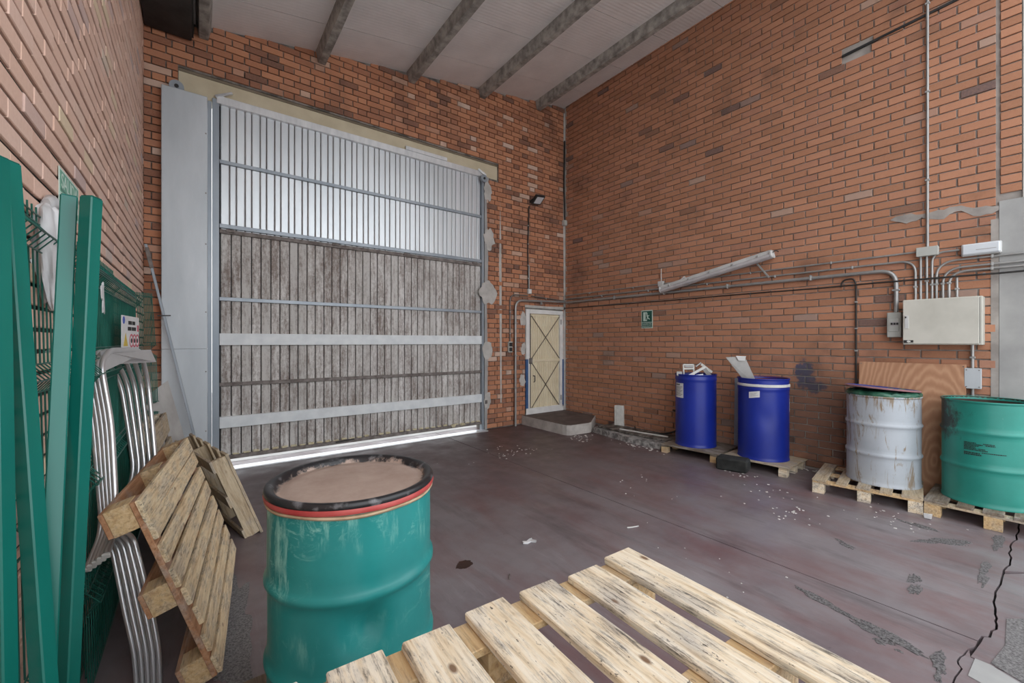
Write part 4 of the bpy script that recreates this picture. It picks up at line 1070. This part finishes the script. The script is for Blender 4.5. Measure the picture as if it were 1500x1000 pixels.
conduit('short conduit between junction box and cabinet, the one nearer the breaker box', [(CW, ym(1348.6), j0.z + .01), (CW, ym(1348.6), z_hi)], .0105, clips=[(CW, ym(1348.6), 2.19, 'z')], group=None)
conduit('short conduit straight down from the junction box, in line with the tall conduit', [(CW, ym(1357.6), j0.z + .01), (CW, ym(1357.6), z_hi)], .0105, clips=[(CW, ym(1357.6), 2.17, 'z')], group=None)
ze = on_x(1405, 366, CW).z
conduit('conduit bending from the cabinet up to the emergency lamp', [(CW, ym(1365.4), z_hi), (CW, ym(1365.4), ze), (CW, .66, ze)], .0105, fil=.11, clips=[(CW, ym(1365.4), 2.13, 'z')], group=None)
for (px, pe, dx, k) in [(1371.8, 370, 0, 'uppermost'), (1381.4, 382, .006, 'middle'), (1390.6, 388.6, .012, 'lowest')]:
    zz = on_x(1500, pe, CW).z
    zz2 = zz
    conduit(f'{k} of the three conduits that bend from the cabinet towards the concrete pillar', [(CW - dx, ym(px), z_hi), (CW - dx, ym(px), zz2), (CW - dx, -.2, zz2)], .011, fil=.15, clips=[(CW - dx, ym(px), 2.13, 'z'), (CW - dx, .45, zz2, 'y')], group=None)
conduit('short stub conduit rising from the cabinet to the black cable, nearest the pillar', [(CW, ym(1401.8), z_hi), (CW, ym(1401.8), 2.185)], .0105, clips=[(CW, ym(1401.8), 2.07, 'z')], group=None)
conduit('tall straight conduit rising from the junction box to the roof', [(CW, P(1358.6, 300, CW).y, j1.z), (CW, P(1358.6, 300, CW).y, 6.30)], .0125, clips=[(CW, P(1358.6, 300, CW).y, z, 'z') for z in (3.2, 4.1, 5.0)], group=None)
yD = P(1424.5, 520, CW).y
conduit('conduit between the cabinet and the square box below it, going on down', [(CW, yD, z_lo), (CW, yD, q1.z - .002)], .013, clips=[(CW, yD, 1.40, 'z')], group=None)
conduit('conduit running down from the square metal box behind the green drum', [(CW, yD, q0.z + .003), (CW, yD, .12)], .013, clips=[(CW, yD, .9, 'z')], group=None)
# black cables
def cable(label, pts, r, fil=.08, clips=(), group=None):
    return conduit(label, pts, r, 'black_cable', fil, clips, 'cable', 'cable', group)
XB = RX - .050
zk = lambda y: 2.19 + .014 * max(0, min(1, (y - 1.4) / 3)) + .012 * max(0, y - 4.5)
cable('black cable running along the whole brick wall under the conduits', [(XB, 6.15, 2.228)] + [(XB, y, zk(y) - .004 * math.sin(y * 4)) for y in (5.4, 4.6, 3.8, 3.0, 2.4, 1.8, 1.3, .8, .4, -.2)], .009, .3, [(XB + .02, y, zk(y) + .0, 'y') for y in (.5, 1.5, 2.6, 3.6, 4.6)])
yE = P(1254, 450, RX - .02).y
cable('black cable hooked over the long cable and hanging down behind the plywood', [(RX - .03, yE + .14, 2.18), (RX - .03, yE + .12, 2.26), (RX - .03, yE + .02, 2.27), (RX - .022, yE, 2.20), (RX - .022, yE, .9)], .009, .06, [(RX - .022, yE, z, 'z') for z in (2.0, 1.7, 1.45)])

# ---- tilted fluorescent lamp
la, lb = on_x(969, 424, RX - .10), on_x(1131, 372, RX - .10)
ax_ = (lb - la).normalized(); Lf = (lb - la).length
fl_ = thing('fluorescent_lamp', 'long grey fluorescent lamp hanging tilted over the conduits', 'lamp', la)
fl_.rotation_euler = Matrix((ax_, Vector((-1, 0, 0)) - ax_ * Vector((-1, 0, 0)).dot(ax_), ax_.cross(Vector((-1, 0, 0)) - ax_ * Vector((-1, 0, 0)).dot(ax_)))).transposed().to_euler()
# local x along the lamp, y out from the wall, z up across it
zsg = 1 if (fl_.rotation_euler.to_matrix() @ Vector((0, 0, 1))).z > 0 else -1
B().box2((0, -.055, zsg * .000), (Lf, .040, zsg * .055), .010).build('housing', M['lamp_white'], fl_)
b = B(); n = 8
prof = [(.046, .004), (.056, -.010), (.054, -.032), (.036, -.050), (.0, -.058), (-.035, -.05), (-.048, -.02), (-.05, .004)]
vs = []; m = len(prof)
for k in range(2): vs += [(.012 if k == 0 else Lf - .012, q[0], zsg * q[1]) for q in prof]
b.add(vs, [(j, (j + 1) % m, m + (j + 1) % m, m + j) for j in range(m)] + [tuple(range(m)), tuple(range(m, 2 * m))]); b.build('cover', M['lamp_lens'], fl_, 35)
for x in (0, Lf): B().box((x, 0, zsg * .0), (.022, .115, .10), None, .02).build('end_cap', M['lamp_white'], fl_)
for k in range(5):
    x = Lf * (.10 + .2 * k); B().box((x, .046, zsg * .012), (.03, .012, .03), None, .003).build('clip', M['grey_metal'], fl_)
B().bar((Lf * .86, -.05, -zsg * .02), (Lf * .93, -.07, -zsg * .27), .022, .008, (0, 1, 0), .002).build('bracket', M['grey_metal'], fl_)
B().bar((Lf * .20, -.045, zsg * .04), (Lf * .24, -.075, zsg * .085), .06, .03, (0, 1, 0), .004).build('bracket', M['lamp_white'], fl_)
B().tube(fillet([(Lf + .005, .0, .02 * zsg), (Lf + .05, .0, .03 * zsg), (Lf + .055, -.06, .02 * zsg)], .03), .006, 6).build('lead', M['black_cable'], fl_)
k0, k1 = on_x(963, 420, RX - .05), on_x(971, 411, RX - .05)
kb_ = thing('junction_box', 'small white junction box at the low end of the tilted lamp', 'junction box', (RX - .05, (k0.y + k1.y) / 2, k0.z))
hy = (k0.y - k1.y) / 2; B().box2((.008, -hy, 0), (.049, hy, k1.z - k0.z), .004).build('case', M['lamp_white'], kb_); B().box2((0, -hy + .004, .004), (.007, hy - .004, k1.z - k0.z - .004), .003).build('cover', M['lamp_white'], kb_)
B().tube([(.03, .0, k1.z - k0.z), (.03, .0, k1.z - k0.z + .2)], .006, 6).build('lead', M['white_plastic'], kb_)
# ---- emergency lamp
e0, e1 = on_x(1407, 372, RX - .08), on_x(1467, 352, RX - .08)
em = thing('emergency_lamp', 'white emergency lamp at the edge of the grey pillar', 'lamp', (RX - .08, (e0.y + e1.y) / 2, 2.375))
hy = (e0.y - e1.y) / 2
B().box2((.03, -hy, 0), (.079, hy, .115), .008).build('base', M['lamp_white'], em); B().box2((0, -hy + .006, .006), (.032, hy - .006, .109), .012).build('diffuser', M['lens_white'], em)
B().box2((-.001, -hy + .03, .045), (.001, hy - .10, .05)).build('seam', M['grey_metal'], em)

# ---- exit sign on the brick wall
s0, s1 = on_x(939.5, 480, RX - .006), on_x(956, 454.5, RX - .006)
Hs = s1.z - s0.z + .02; Ws = s0.y - s1.y
sg = thing('exit_sign', 'small green running man exit sign on the brick wall', 'sign', (RX - .004, (s0.y + s1.y) / 2, s0.z - .01))
B().box2((-.003, -Ws / 2, 0), (.003, Ws / 2, Hs), .001).build('plate', M['sign_pale'], sg)
B().box2((-.0042, -Ws / 2 + .012, Hs * .34), (-.0028, Ws / 2 - .012, Hs - .014)).build('green_field', M['sign_green'], sg)
tb = B().box2((-.0042, -Ws / 2 + .012, .014), (-.0028, Ws / 2 - .012, Hs * .31)).build('text_field', M['sign_green'], sg)
Msx = lambda y, z, x=-.0046: Matrix(((0, 0, -1, x), (-1, 0, 0, y), (0, 1, 0, z), (0, 0, 0, 1)))   # text plane on that wall
def poly_x(name, poly, mat, parent, x=-.0044, d=.0006): return B().prism(poly, d, Msx(0, 0, x)).build(name, mat, parent)
cx_ = Ws / 2; zb = Hs * .34; zt_ = Hs - .014
def sp(u, v): return (-(cx_ - .012) + u * (2 * cx_ - .024), zb + v * (zt_ - zb))
poly_x('door_symbol', [sp(.14, .10), (sp(.14, .9)), sp(.52, .90), sp(.52, .82), sp(.38, .80), sp(.38, .20), sp(.52, .18), sp(.52, .10)], M['sign_pale'], sg)
poly_x('figure_symbol', [sp(.46, .62), sp(.55, .66), sp(.62, .58), sp(.74, .62), sp(.74, .56), sp(.62, .50), sp(.66, .38), sp(.80, .28), sp(.78, .22), sp(.62, .30), sp(.58, .38), sp(.54, .28), sp(.50, .12), sp(.44, .14), sp(.49, .32), sp(.53, .46), sp(.50, .54), sp(.44, .50)], M['sign_pale'], sg)
poly_x('head_symbol', [(sp(.5, .74)[0] + .014 * math.cos(i * math.pi / 5), sp(.5, .74)[1] + .014 * math.sin(i * math.pi / 5)) for i in range(10)], M['sign_pale'], sg)
font('lettering', 'SALIDA DE', .036, M['sign_pale'], sg, Msx(0, Hs * .23)); font('lettering', 'EMERGENCIA', .030, M['sign_pale'], sg, Msx(0, Hs * .11))

# ---- corner box with its black cable
kz = on_y(829, 330, BY - .04)
k = thing('junction_box', 'small grey junction box high in the corner of the brick walls', 'junction box', (5.94, BY - .05, 3.90))
B().box2((-.045, -.03, 0), (.035, .045, .105), .005).build('case', M['lamp_white'], k); B().box2((-.05, -.036, .005), (.03, -.029, .10), .003).build('cover', M['box_grey'], k)
cable('black cable hanging down the corner of the brick walls to a small box', [(5.95, BY - .03, 5.62), (5.945, BY - .03, 5.3), (5.93, BY - .03, 4.7), (5.95, BY - .03, 4.3), (5.955, BY - .03, 4.0)], .016, .3)
# ================================================================== on the wall with the doors
def pb(px, py_, y=BY - .02): return on_y(px, py_, y)
yw = BY - .022
xs = pb(747, 480).x
zt1 = pb(750, 431).z
conduit('thin conduit looping from the double socket up and over to the corner', [(xs, yw, pb(747, 507).z), (xs, yw, zt1), (pb(773, 430).x, yw, zt1)], .012, fil=.14, clips=[(xs, yw, 2.1, 'z'), (xs, yw, 1.7, 'z')], group=None, mat='conduit_dark')
conduit('thin conduit from the switch box under the floodlight to the corner of the bricks', [(pb(778, 430).x, yw, zt1), (5.955, yw, pb(827, 441).z)], .012, fil=.05, clips=[(5.45, yw, zt1 - .03, 'x')], group=None, mat='conduit_dark')
xp = pb(753.5, 560).x; zt2 = pb(757, 440).z
conduit('thick conduit climbing from the floor beside the small door and bending to the corner', [(xp, yw - .032, .0), (xp, yw - .032, zt2), (5.95, yw - .032, pb(826, 442.5).z)], .021, fil=.16, clips=[(xp, yw - .032, z, 'z') for z in (.7, 1.3, 1.9)] + [(5.3, yw - .032, zt2 - .02, 'x')], group=None)
sk = thing('double_socket', 'black double socket at the end of the thin conduit', 'socket', (xs, BY - .03, pb(747, 516).z))
B().box2((-.045, -.012, 0), (.045, .03, .20), .005).build('back_plate', M['box_grey'], sk)
for z in (.055, .145): B().box2((-.032, -.02, z - .035), (.038, -.011, z + .035), .005).build('socket_face', M['ink'], sk)
sw = thing('junction_box', 'small pale switch box under the floodlight cable', 'junction box', (pb(775.5, 428).x, BY - .03, pb(775.5, 430.5).z))
B().box2((-.045, -.01, 0), (.045, .03, .095), .005).build('case', M['lamp_white'], sw); B().box2((-.03, -.016, .015), (.03, -.009, .08), .003).build('cover', M['white_paint'], sw)
fxp = pb(773, 360).x
conduit('black cable and tube dropping from the floodlight to the switch box', [(fxp + .03, yw, 4.12), (fxp + .02, yw, 3.8), (fxp, yw, 3.3), (fxp + .01, yw, 3.02), (fxp + .015, yw, 2.56)], .012, 'black_cable', .2, [(fxp + .005, yw, z, 'z') for z in (3.75, 3.4, 3.0, 2.75)], 'cable', 'cable', None)
b = B().tube([(pb(774.5, 400).x + .0, yw - .004, 3.0), (pb(774.5, 400).x, yw - .004, 2.56)], .014, 8).build('conduit', M['conduit'], None, 60); tag(b, 'short grey conduit over the lower floodlight cable', 'conduit')
fd = thing('floodlight', 'square black floodlight high on the brick wall above the small door', 'floodlight', (5.13, BY - .02, 4.22))
head = Matrix.Translation((.04, -.10, .03)) @ Matrix.Rotation(math.radians(52), 4, 'X') @ Matrix.Rotation(math.radians(10), 4, 'Z')
def hb(b): b.v = [head @ v for v in b.v]; return b
hb(B().box2((-.12, -.022, -.10), (.12, .022, .10), .008)).build('housing', M['black_steel'], fd)
hb(B().box2((-.09, -.027, -.072), (.09, -.021, .072), .002)).build('glass', M['lens_white'], fd)
for i in range(5): hb(B().box2((-.10 + i * .045, .022, -.08), (-.09 + i * .045, .04, .08))).build('cooling_fin', M['black_steel'], fd)
B().bar((-.07, -.0, .0), (-.07, -.09, .03), .012, .03, (1, 0, 0), .002).build('bracket', M['black_steel'], fd); B().bar((.12, .0, .0), (.12, -.09, .03), .012, .03, (1, 0, 0), .002).build('bracket', M['black_steel'], fd)
B().box2((-.08, .0, -.02), (.13, .018, .02), .002).build('bracket', M['black_steel'], fd)

# ================================================================== along the wall with the fence panels
def fence_panel(label, org, wdir, width, height, fold_dir, folds, seed, spacing=.05, fd_=.042, sag=0.0, wr_=.0029):
    """wires along wdir, folds standing out along fold_dir; org is the lower corner, lean included in updir"""
    t = thing('wire_fence', label, 'fence panel', org[0], 0, 'green welded fence panels')
    up = Vector(org[1]).normalized(); wd = Vector(wdir).normalized(); fo_ = Vector(fold_dir)
    prof = [(0.0, 0.0)]
    for z in folds: prof += [(z - .05, 0), (z, fd_), (z + .05, 0)]
    prof.append((height, 0))
    b = B(); n = int(width / spacing) + 1; rng = random.Random(seed)
    for i in range(n):
        w = i * spacing
        b.tube([wd * w + up * z + fo_ * (d + sag * math.sin(math.pi * min(1, z / height)) ) for z, d in prof], wr_, 5)
    stuff(b.build('vertical_wires', M['wire_green'], t, 60, recenter=False))
    for z, d in [(q[0], q[1]) for q in prof[1:-1]] + [(.012, 0), (height - .03, 0)]:
        off = fo_ * (d + sag * math.sin(math.pi * min(1, z / height)) + .005)
        B().tube([wd * -.01 + up * z + off, wd * ((n - 1) * spacing + .01) + up * z + off], .0032, 5).build('horizontal_wire', M['wire_green'], t, 60)
    return t
upL = Vector((-.018, 0, 1)).normalized()
fence_panel('green wire fence panel leaning on the pink bricks right behind the green posts', ((-.437, 1.96, .0), upL), (0, 1, 0), 2.05, 2.04, (1, 0, 0), (.42, .92, 1.42, 1.93), 1)
fence_panel('green wire fence panel leaning on the wall behind the metal frames', ((-.415, 2.72, .0), upL), (0, 1, 0), 2.3, 1.99, (1, 0, 0), (.40, .95, 1.47, 1.90), 2)
fence_panel('green wire fence panel second in the stack behind the metal frames', ((-.385, 2.58, .0), upL), (0, 1, .0), 2.35, 1.46, (1, 0, 0), (.40, .92, 1.40), 3)
fence_panel('bulging green wire fence panel at the far end of the stack beside the brick corner', ((-.43, 5.06, 0), Vector((-.01, 0, 1))), (.80, .6, 0), .125, 2.0, (.6, -.8, 0), (.45, .95, 1.47), 4, .0125, -.09, .06, .0036)

def post(label, bot, top, w, rz, group='green fence posts'):
    """square green steel post with a capless open top"""
    bot = Vector(bot); top = Vector(top); z = (top - bot).normalized(); L = (top - bot).length
    x = Vector((math.cos(rz), math.sin(rz), 0)); x = (x - z * x.dot(z)).normalized(); y = z.cross(x)
    t = thing('fence_post', label, 'post', bot, 0, group)
    t.rotation_euler = Matrix((x, y, z)).transposed().to_euler()
    B().box((0, 0, L / 2), (w, w, L), None, .0035).build('shaft', M['post_green'], t, 30)
    B().box((0, 0, L + .0015), (w - .006, w - .006, .003), None, .001).build('cap', M['post_green'], t)
    B().box((0, 0, .002), (w + .002, w + .002, .004), None, .001).build('foot_cap', M['ink'], t)
    return t
def wp(px, py, d): return at_d(px, py, d)
def fl_px(d): return CY + FPX * CAM_H / d
bA, tA = wp(11, fl_px(1.08), 1.08), wp(-7, 230, 1.14)
bB, tB = wp(88, fl_px(1.16), 1.16), wp(10, 238, 1.235)
bC, tC = wp(52, fl_px(1.16), 1.16), wp(101, 289, 1.45)
bD, tD = wp(88, fl_px(1.32), 1.32), wp(134, 290, 1.44)
post('green square post cut by the edge of the photo, one corner to the viewer', bA, tA, .040, math.radians(58))
post('tall green square post leaning the other way, behind the post at the photo edge', bB, tB, .042, math.radians(57))
post('green square post turned flat to the viewer under the pale green sign', bC, tC, .043, math.radians(10))
post('green square post turned on its corner, one side dark and one light', bD, tD, .043, math.radians(55))

# plastic film bag on the fence
b = B(); ctr = wp(70, 300, 1.64); ctr2 = wp(78, 455, 1.64); n = 40; vs = []; fs = []; K = 12
for k in range(K + 1):
    t_k = k / K; c = ctr.lerp(ctr2, t_k); rr = (.062 + .035 * math.sin(math.pi * min(1, t_k * 1.1 + .05)) - .03 * t_k ** 3) * (1 if k not in (0, K) else .4)
    for j in range(n):
        a_ = 2 * math.pi * j / n; q = 1 + .16 * math.sin(a_ * 11 + t_k * 1.5) * (.4 + .6 * t_k) + .12 * math.sin(a_ * 5 + 2) + .3 * mnoise.noise(Vector((math.cos(a_) * 3, math.sin(a_) * 3, t_k * 5)))
        vs.append(c + Vector((math.cos(a_) * rr * .55 * q, math.sin(a_) * rr * 1.15 * q, 0)))
for k in range(K):
    for j in range(n): fs.append((k * n + j, k * n + (j + 1) % n, (k + 1) * n + (j + 1) % n, (k + 1) * n + j))
fs += [tuple(range(n)), tuple(K * n + j for j in range(n))]
bg = b.add(vs, fs).build('plastic_bag', M['film'], None, 70); tag(bg, 'white plastic film bag caught on the fence panel between the green posts', 'bag')
kn = B().tube([ctr + Vector((0, -.03, .0)), ctr + Vector((.01, .02, .02)), ctr + Vector((0, .07, .0)), ctr + Vector((.01, .10, -.05))], [.018, .026, .024, .01], 10).jitter(.012, 30); kn.build('knotted_top', M['film'], bg, 60)
c = wp(150, 436, 2.2); o = B().prism(ragged(0, 0, .045, .075, .2, 5.5, 22, .7), .006, Matrix(((0, 0, 1, c.x), (1, 0, 0, c.y), (0, 1, 0, c.z), (0, 0, 0, 1)))).jitter(.012, 12).build('film_scrap', M['film'], None); tag(o, 'scrap of white film on the fence panel beside the corner turned post', 'film scrap')
c = wp(70, 525, 1.75); o = B().box(c, (.006, .09, .085), Matrix.Rotation(.2, 3, 'X'), .002).build('plate', M['grey_metal'], None); tag(o, 'small grey plate hung on the fence between two green posts', 'plate')

# SALIDA sign
sl = thing('exit_sign', 'pale green sign reading SALIDA on the pink brick wall above the posts', 'sign', (LX + .001, 2.83, 2.145))
B().box2((0, -.185, 0), (.003, .185, .175), .001).build('plate', M['sign_pale'], sl)
B().box2((.0028, -.170, .012), (.0038, .170, .163)).build('green_field', M['sign_green_l'], sl)
Ml = lambda y, z: Matrix(((0, 0, 1, .0042), (1, 0, 0, y), (0, 1, 0, z), (0, 0, 0, 1)))
font('lettering', 'SALIDA', .094, M['sign_pale'], sl, Ml(0, .118)); font('lettering', 'EMERGENCIA', .058, M['sign_pale'], sl, Ml(0, .045))
B().box2((.0036, -.165, .078), (.0042, .165, .082)).build('line', M['sign_green'], sl)

# safety notice on the fence
n0, n1 = wp(178.5, 461, 2.62), wp(203.5, 471, 2.95); nb = wp(183, 512, 2.60)
wv_ = (n1 - n0); Wn = Vector((wv_.x, wv_.y, 0)).length; Hn = n0.z - nb.z
nt = thing('safety_notice', 'white safety notice with red circles fixed to the fence panel', 'sign', ((n0.x + n1.x) / 2, (n0.y + n1.y) / 2, n0.z - Hn), math.atan2(wv_.y, wv_.x))
# local x along the board, viewer on the side of local -y
B().box2((-Wn / 2, 0, 0), (Wn / 2, .004, Hn), .001).build('board', M['paper'], nt)
def disc(name, x, z, r, mat, r2=0):
    b = B(); n = 20
    if r2:
        vs = [(x + q * math.cos(2 * math.pi * i / n), yy, z + q * math.sin(2 * math.pi * i / n)) for yy in (0, -.001) for q in (r, r2) for i in range(n)]
        fs = []
        for i in range(n):
            k = (i + 1) % n
            fs += [(2 * n + i, 2 * n + k, 3 * n + k, 3 * n + i), (i, n + i, n + k, k), (i, k, 2 * n + k, 2 * n + i), (n + i, 3 * n + i, 3 * n + k, n + k)]
        b.add(vs, fs)
    else:
        b.prism([(r * math.cos(2 * math.pi * i / n), r * math.sin(2 * math.pi * i / n)) for i in range(n)], .001, Matrix(((1, 0, 0, x), (0, 0, -1, 0), (0, 1, 0, z), (0, 0, 0, 1))))
    return b.build(name, M[mat], nt)
disc('blue_disc', -Wn * .40, Hn * .86, .024, 'blue_ink')
for i, x in enumerate((-.02, .16, .34)): disc('red_circle', Wn * x + .02, Hn * .26, .045, 'red_ink', .034); disc('black_symbol', Wn * x + .02, Hn * .26, .016, 'ink')
B().prism([(-.045, 0), (.045, 0), (0, .085)], .001, Matrix(((1, 0, 0, -Wn * .30), (0, 0, -1, 0), (0, 1, 0, Hn * .10), (0, 0, 0, 1)))).build('yellow_triangle', M['yellow_ink'], nt)
tl = B()
for (u0, u1, v) in [(-.15, .05, .80), (.08, .25, .80), (-.18, .02, .62), (.05, .30, .62)]:
    tl.box2((u0 * Wn, -.001, v * Hn - .012), (u1 * Wn, 0, v * Hn + .012))
stuff(tl.build('printed_lines', M['ink'], nt)); B().box2((Wn * .38, -.001, Hn * .55), (Wn * .47, 0, Hn * .75)).build('red_mark', M['red_ink'], nt)

# metal frames
for k in range(5):
    pts = [wp(128 + 7 * k, 832 - 5 * k, 1.80), wp(151 + 5 * k, 776 - k, 1.93), wp(137 + 6.5 * k, 620, 2.02), wp(122 + 6.5 * k, 536, 2.05), wp(126 + 8 * k, 519 - 1.4 * k, 2.14), wp(150 + 14 * k, 517 - 1.2 * k, 2.55), wp(177 + 10 * k, 560, 2.68), wp(187 + 9 * k, 620, 2.66), wp(197 + 8 * k, 690, 2.60), wp(184 + 8 * k, 728, 2.50), wp(170 + 8 * k, 748, 2.42)]
    word = ['nearest the green posts', 'second of five from the posts', 'middle one of five', 'second of five from the pallet', 'nearest the slatted pallet'][k]
    t = thing('tubular_frame', f'bent tube metal frame leaning on the fence, {word}', 'metal frame', wp(151 + 5 * k, 776, 1.93), 0, 'stacked bent tube frames')
    o_ = Vector(t.location)
    B().tube([p_ - o_ for p_ in fillet(pts, .09, 7)], .0125, 8, False, 1.25).build('upper_loop', M['alu'], t, 60)
    low = [wp(153 + 6 * k, 788 - 3 * k, 1.92), wp(165 + 7.5 * k, 806 - 5 * k, 1.91), wp(174 + 8.7 * k, 850 - 3 * k, 1.90), wp(184 + 9.8 * k, 900, 1.89), wp(197 + 9 * k, 955, 1.885), wp(200 + 8.5 * k, 1001.5, 1.885)]
    B().tube([p_ - o_ for p_ in fillet(low, .12, 6)], .0105, 8).build('lower_leg', M['alu'], t, 60)
    e_ = pts[0] - o_; d_ = (pts[0] - pts[1]).normalized()
    B().bar(e_, e_ + d_ * .012, .030, .024, (0, 0, 1), .003).build('end_cap', M['white_plastic'], t)

pl = [wp(147, 514, 2.09), wp(221, 512, 2.66), wp(229, 530, 2.66), wp(219, 526, 2.655), wp(172, 527, 2.40), wp(158, 534, 2.22), wp(150, 545, 2.08)]
nn_ = ray(185, 520).normalized() * .004
B().add([p_ - o_ for p_ in pl] + [p_ - o_ + nn_ for p_ in pl], [tuple(range(7)), tuple(range(13, 6, -1))] + [(i, (i + 1) % 7, 7 + (i + 1) % 7, 7 + i) for i in range(7)]).build('head_plate', M['alu'], t)

# grey laminate board
a0, a1, a2 = wp(211, 582, 3.85), wp(246, 557, 4.05), wp(262, 612, 4.02)
dn = (a2 - a1).normalized(); ln = a1.z / -dn.z * .985
q = [a0, a1, a1 + dn * ln, a0 + dn * (a0.z / -dn.z * .985)]; th_ = (a1 - a0).cross(dn).normalized() * .018
o = B().add(q + [p_ + th_ for p_ in q], [(0, 1, 2, 3), (7, 6, 5, 4), (0, 4, 5, 1), (1, 5, 6, 2), (2, 6, 7, 3), (3, 7, 4, 0)]).build('board', M['board_grey'], None); tag(o, 'pale grey board leaning beside the frames in front of the door casing', 'board')
# long rod
rt = Vector((-.462, 6.07, 2.62)); rb = Vector((.055, 5.97, .012))
ro = B().bar(rb, rt, .026, .020, (0, 1, 0), .003).build('steel_rod', M['galv_frame'], None); tag(ro, 'long grey steel rod leaning across the door casing', 'rod')
mid = rb.lerp(rt, .70); B().bar(mid + Vector((-.055, -.012, 0)), mid + Vector((.06, -.012, .006)), .012, .012).build('cross_pin', M['black_steel'], ro)
B().bar(rb.lerp(rt, .90), rb.lerp(rt, .985), .036, .03, (0, 1, 0), .003).build('sleeve', M['rail_rust'], ro)

# ================================================================== litter on the floor
def scrap_flat(label, name, cat, poly, z, mat, loc, rz=0, jit=.0):
    b = B().prism(poly, z); 
    if jit: b.jitter(jit, 20)
    o = b.build(name, M[mat], None); o.location = (loc[0], loc[1], .001); o.rotation_euler = (0, 0, rz); return tag(o, label, cat)
scrap_flat('torn scrap of white paper on the floor beside the teal drum', 'paper_scrap', 'paper', [(-.06, .03), (-.045, .045), (-.02, .02), (.02, .025), (.05, .01), (.03, -.005), (.035, -.04), (.015, -.045), (.0, -.012), (-.03, .0)], .012, 'film', (2.05, 2.51), .4, .01)
scrap_flat('thin white splinter on the floor left of the saw cut', 'splinter', 'splinter', [(-.05, -.004), (.0, -.008), (.06, -.003), (.06, .003), (.0, .0), (-.05, .004)], .006, 'white_plastic', (2.91, 2.20), -.35)
scrap_flat('small dark stick on the floor before the pale pallet', 'stick', 'stick', [(-.03, -.003), (.03, -.003), (.03, .003), (-.03, .003)], .006, 'wood_black', (1.64, 2.22), .9)
scrap_flat('crumpled white wrapper between the two pallets by the wall', 'wrapper', 'wrapper', [(-.03, -.02), (.02, -.03), (.035, .0), (.02, .03), (-.02, .028)], .035, 'film', (5.135, .76), .2, .012)
os_ = B().prism(ragged(1.48, 2.535, .065, .05, .3, 77, 26, .4), .0015, Matrix.Translation((0, 0, -.0003))).build('stain', M['oil'], fl)
rng = random.Random(12); b = B()
for (cx, cy, sx, sy, n, s) in [(4.3, 1.52, .20, .28, 26, .012), (3.9, 2.7, .5, .6, 12, .008), (3.4, 4.7, .45, .25, 40, .012), (5.05, 2.30, .10, .16, 12, .016), (4.9, .95, .22, .35, 30, .010), (4.75, 1.9, .3, .3, 14, .012), (2.7, 1.4, .6, .5, 16, .007), (4.95, 4.75, .25, .25, 24, .02), (5.22, 3.85, .08, .35, 30, .02), (5.9, 1.85, .06, .1, 8, .02)]:
    for i in range(n):
        x, y = rng.gauss(cx, sx * .6), rng.gauss(cy, sy * .6); r = s * rng.uniform(.4, 1.2); k = rng.randint(3, 5); a0_ = rng.uniform(0, 6)
        b.prism([(x + r * rng.uniform(.5, 1.2) * math.cos(a0_ + 6.283 * j / k), y + r * rng.uniform(.5, 1.2) * math.sin(a0_ + 6.283 * j / k)) for j in range(k)], .003)
tag(stuff(b.build('debris', M['chip'], None)), 'white paint chips and crumbs scattered over the floor', 'debris')
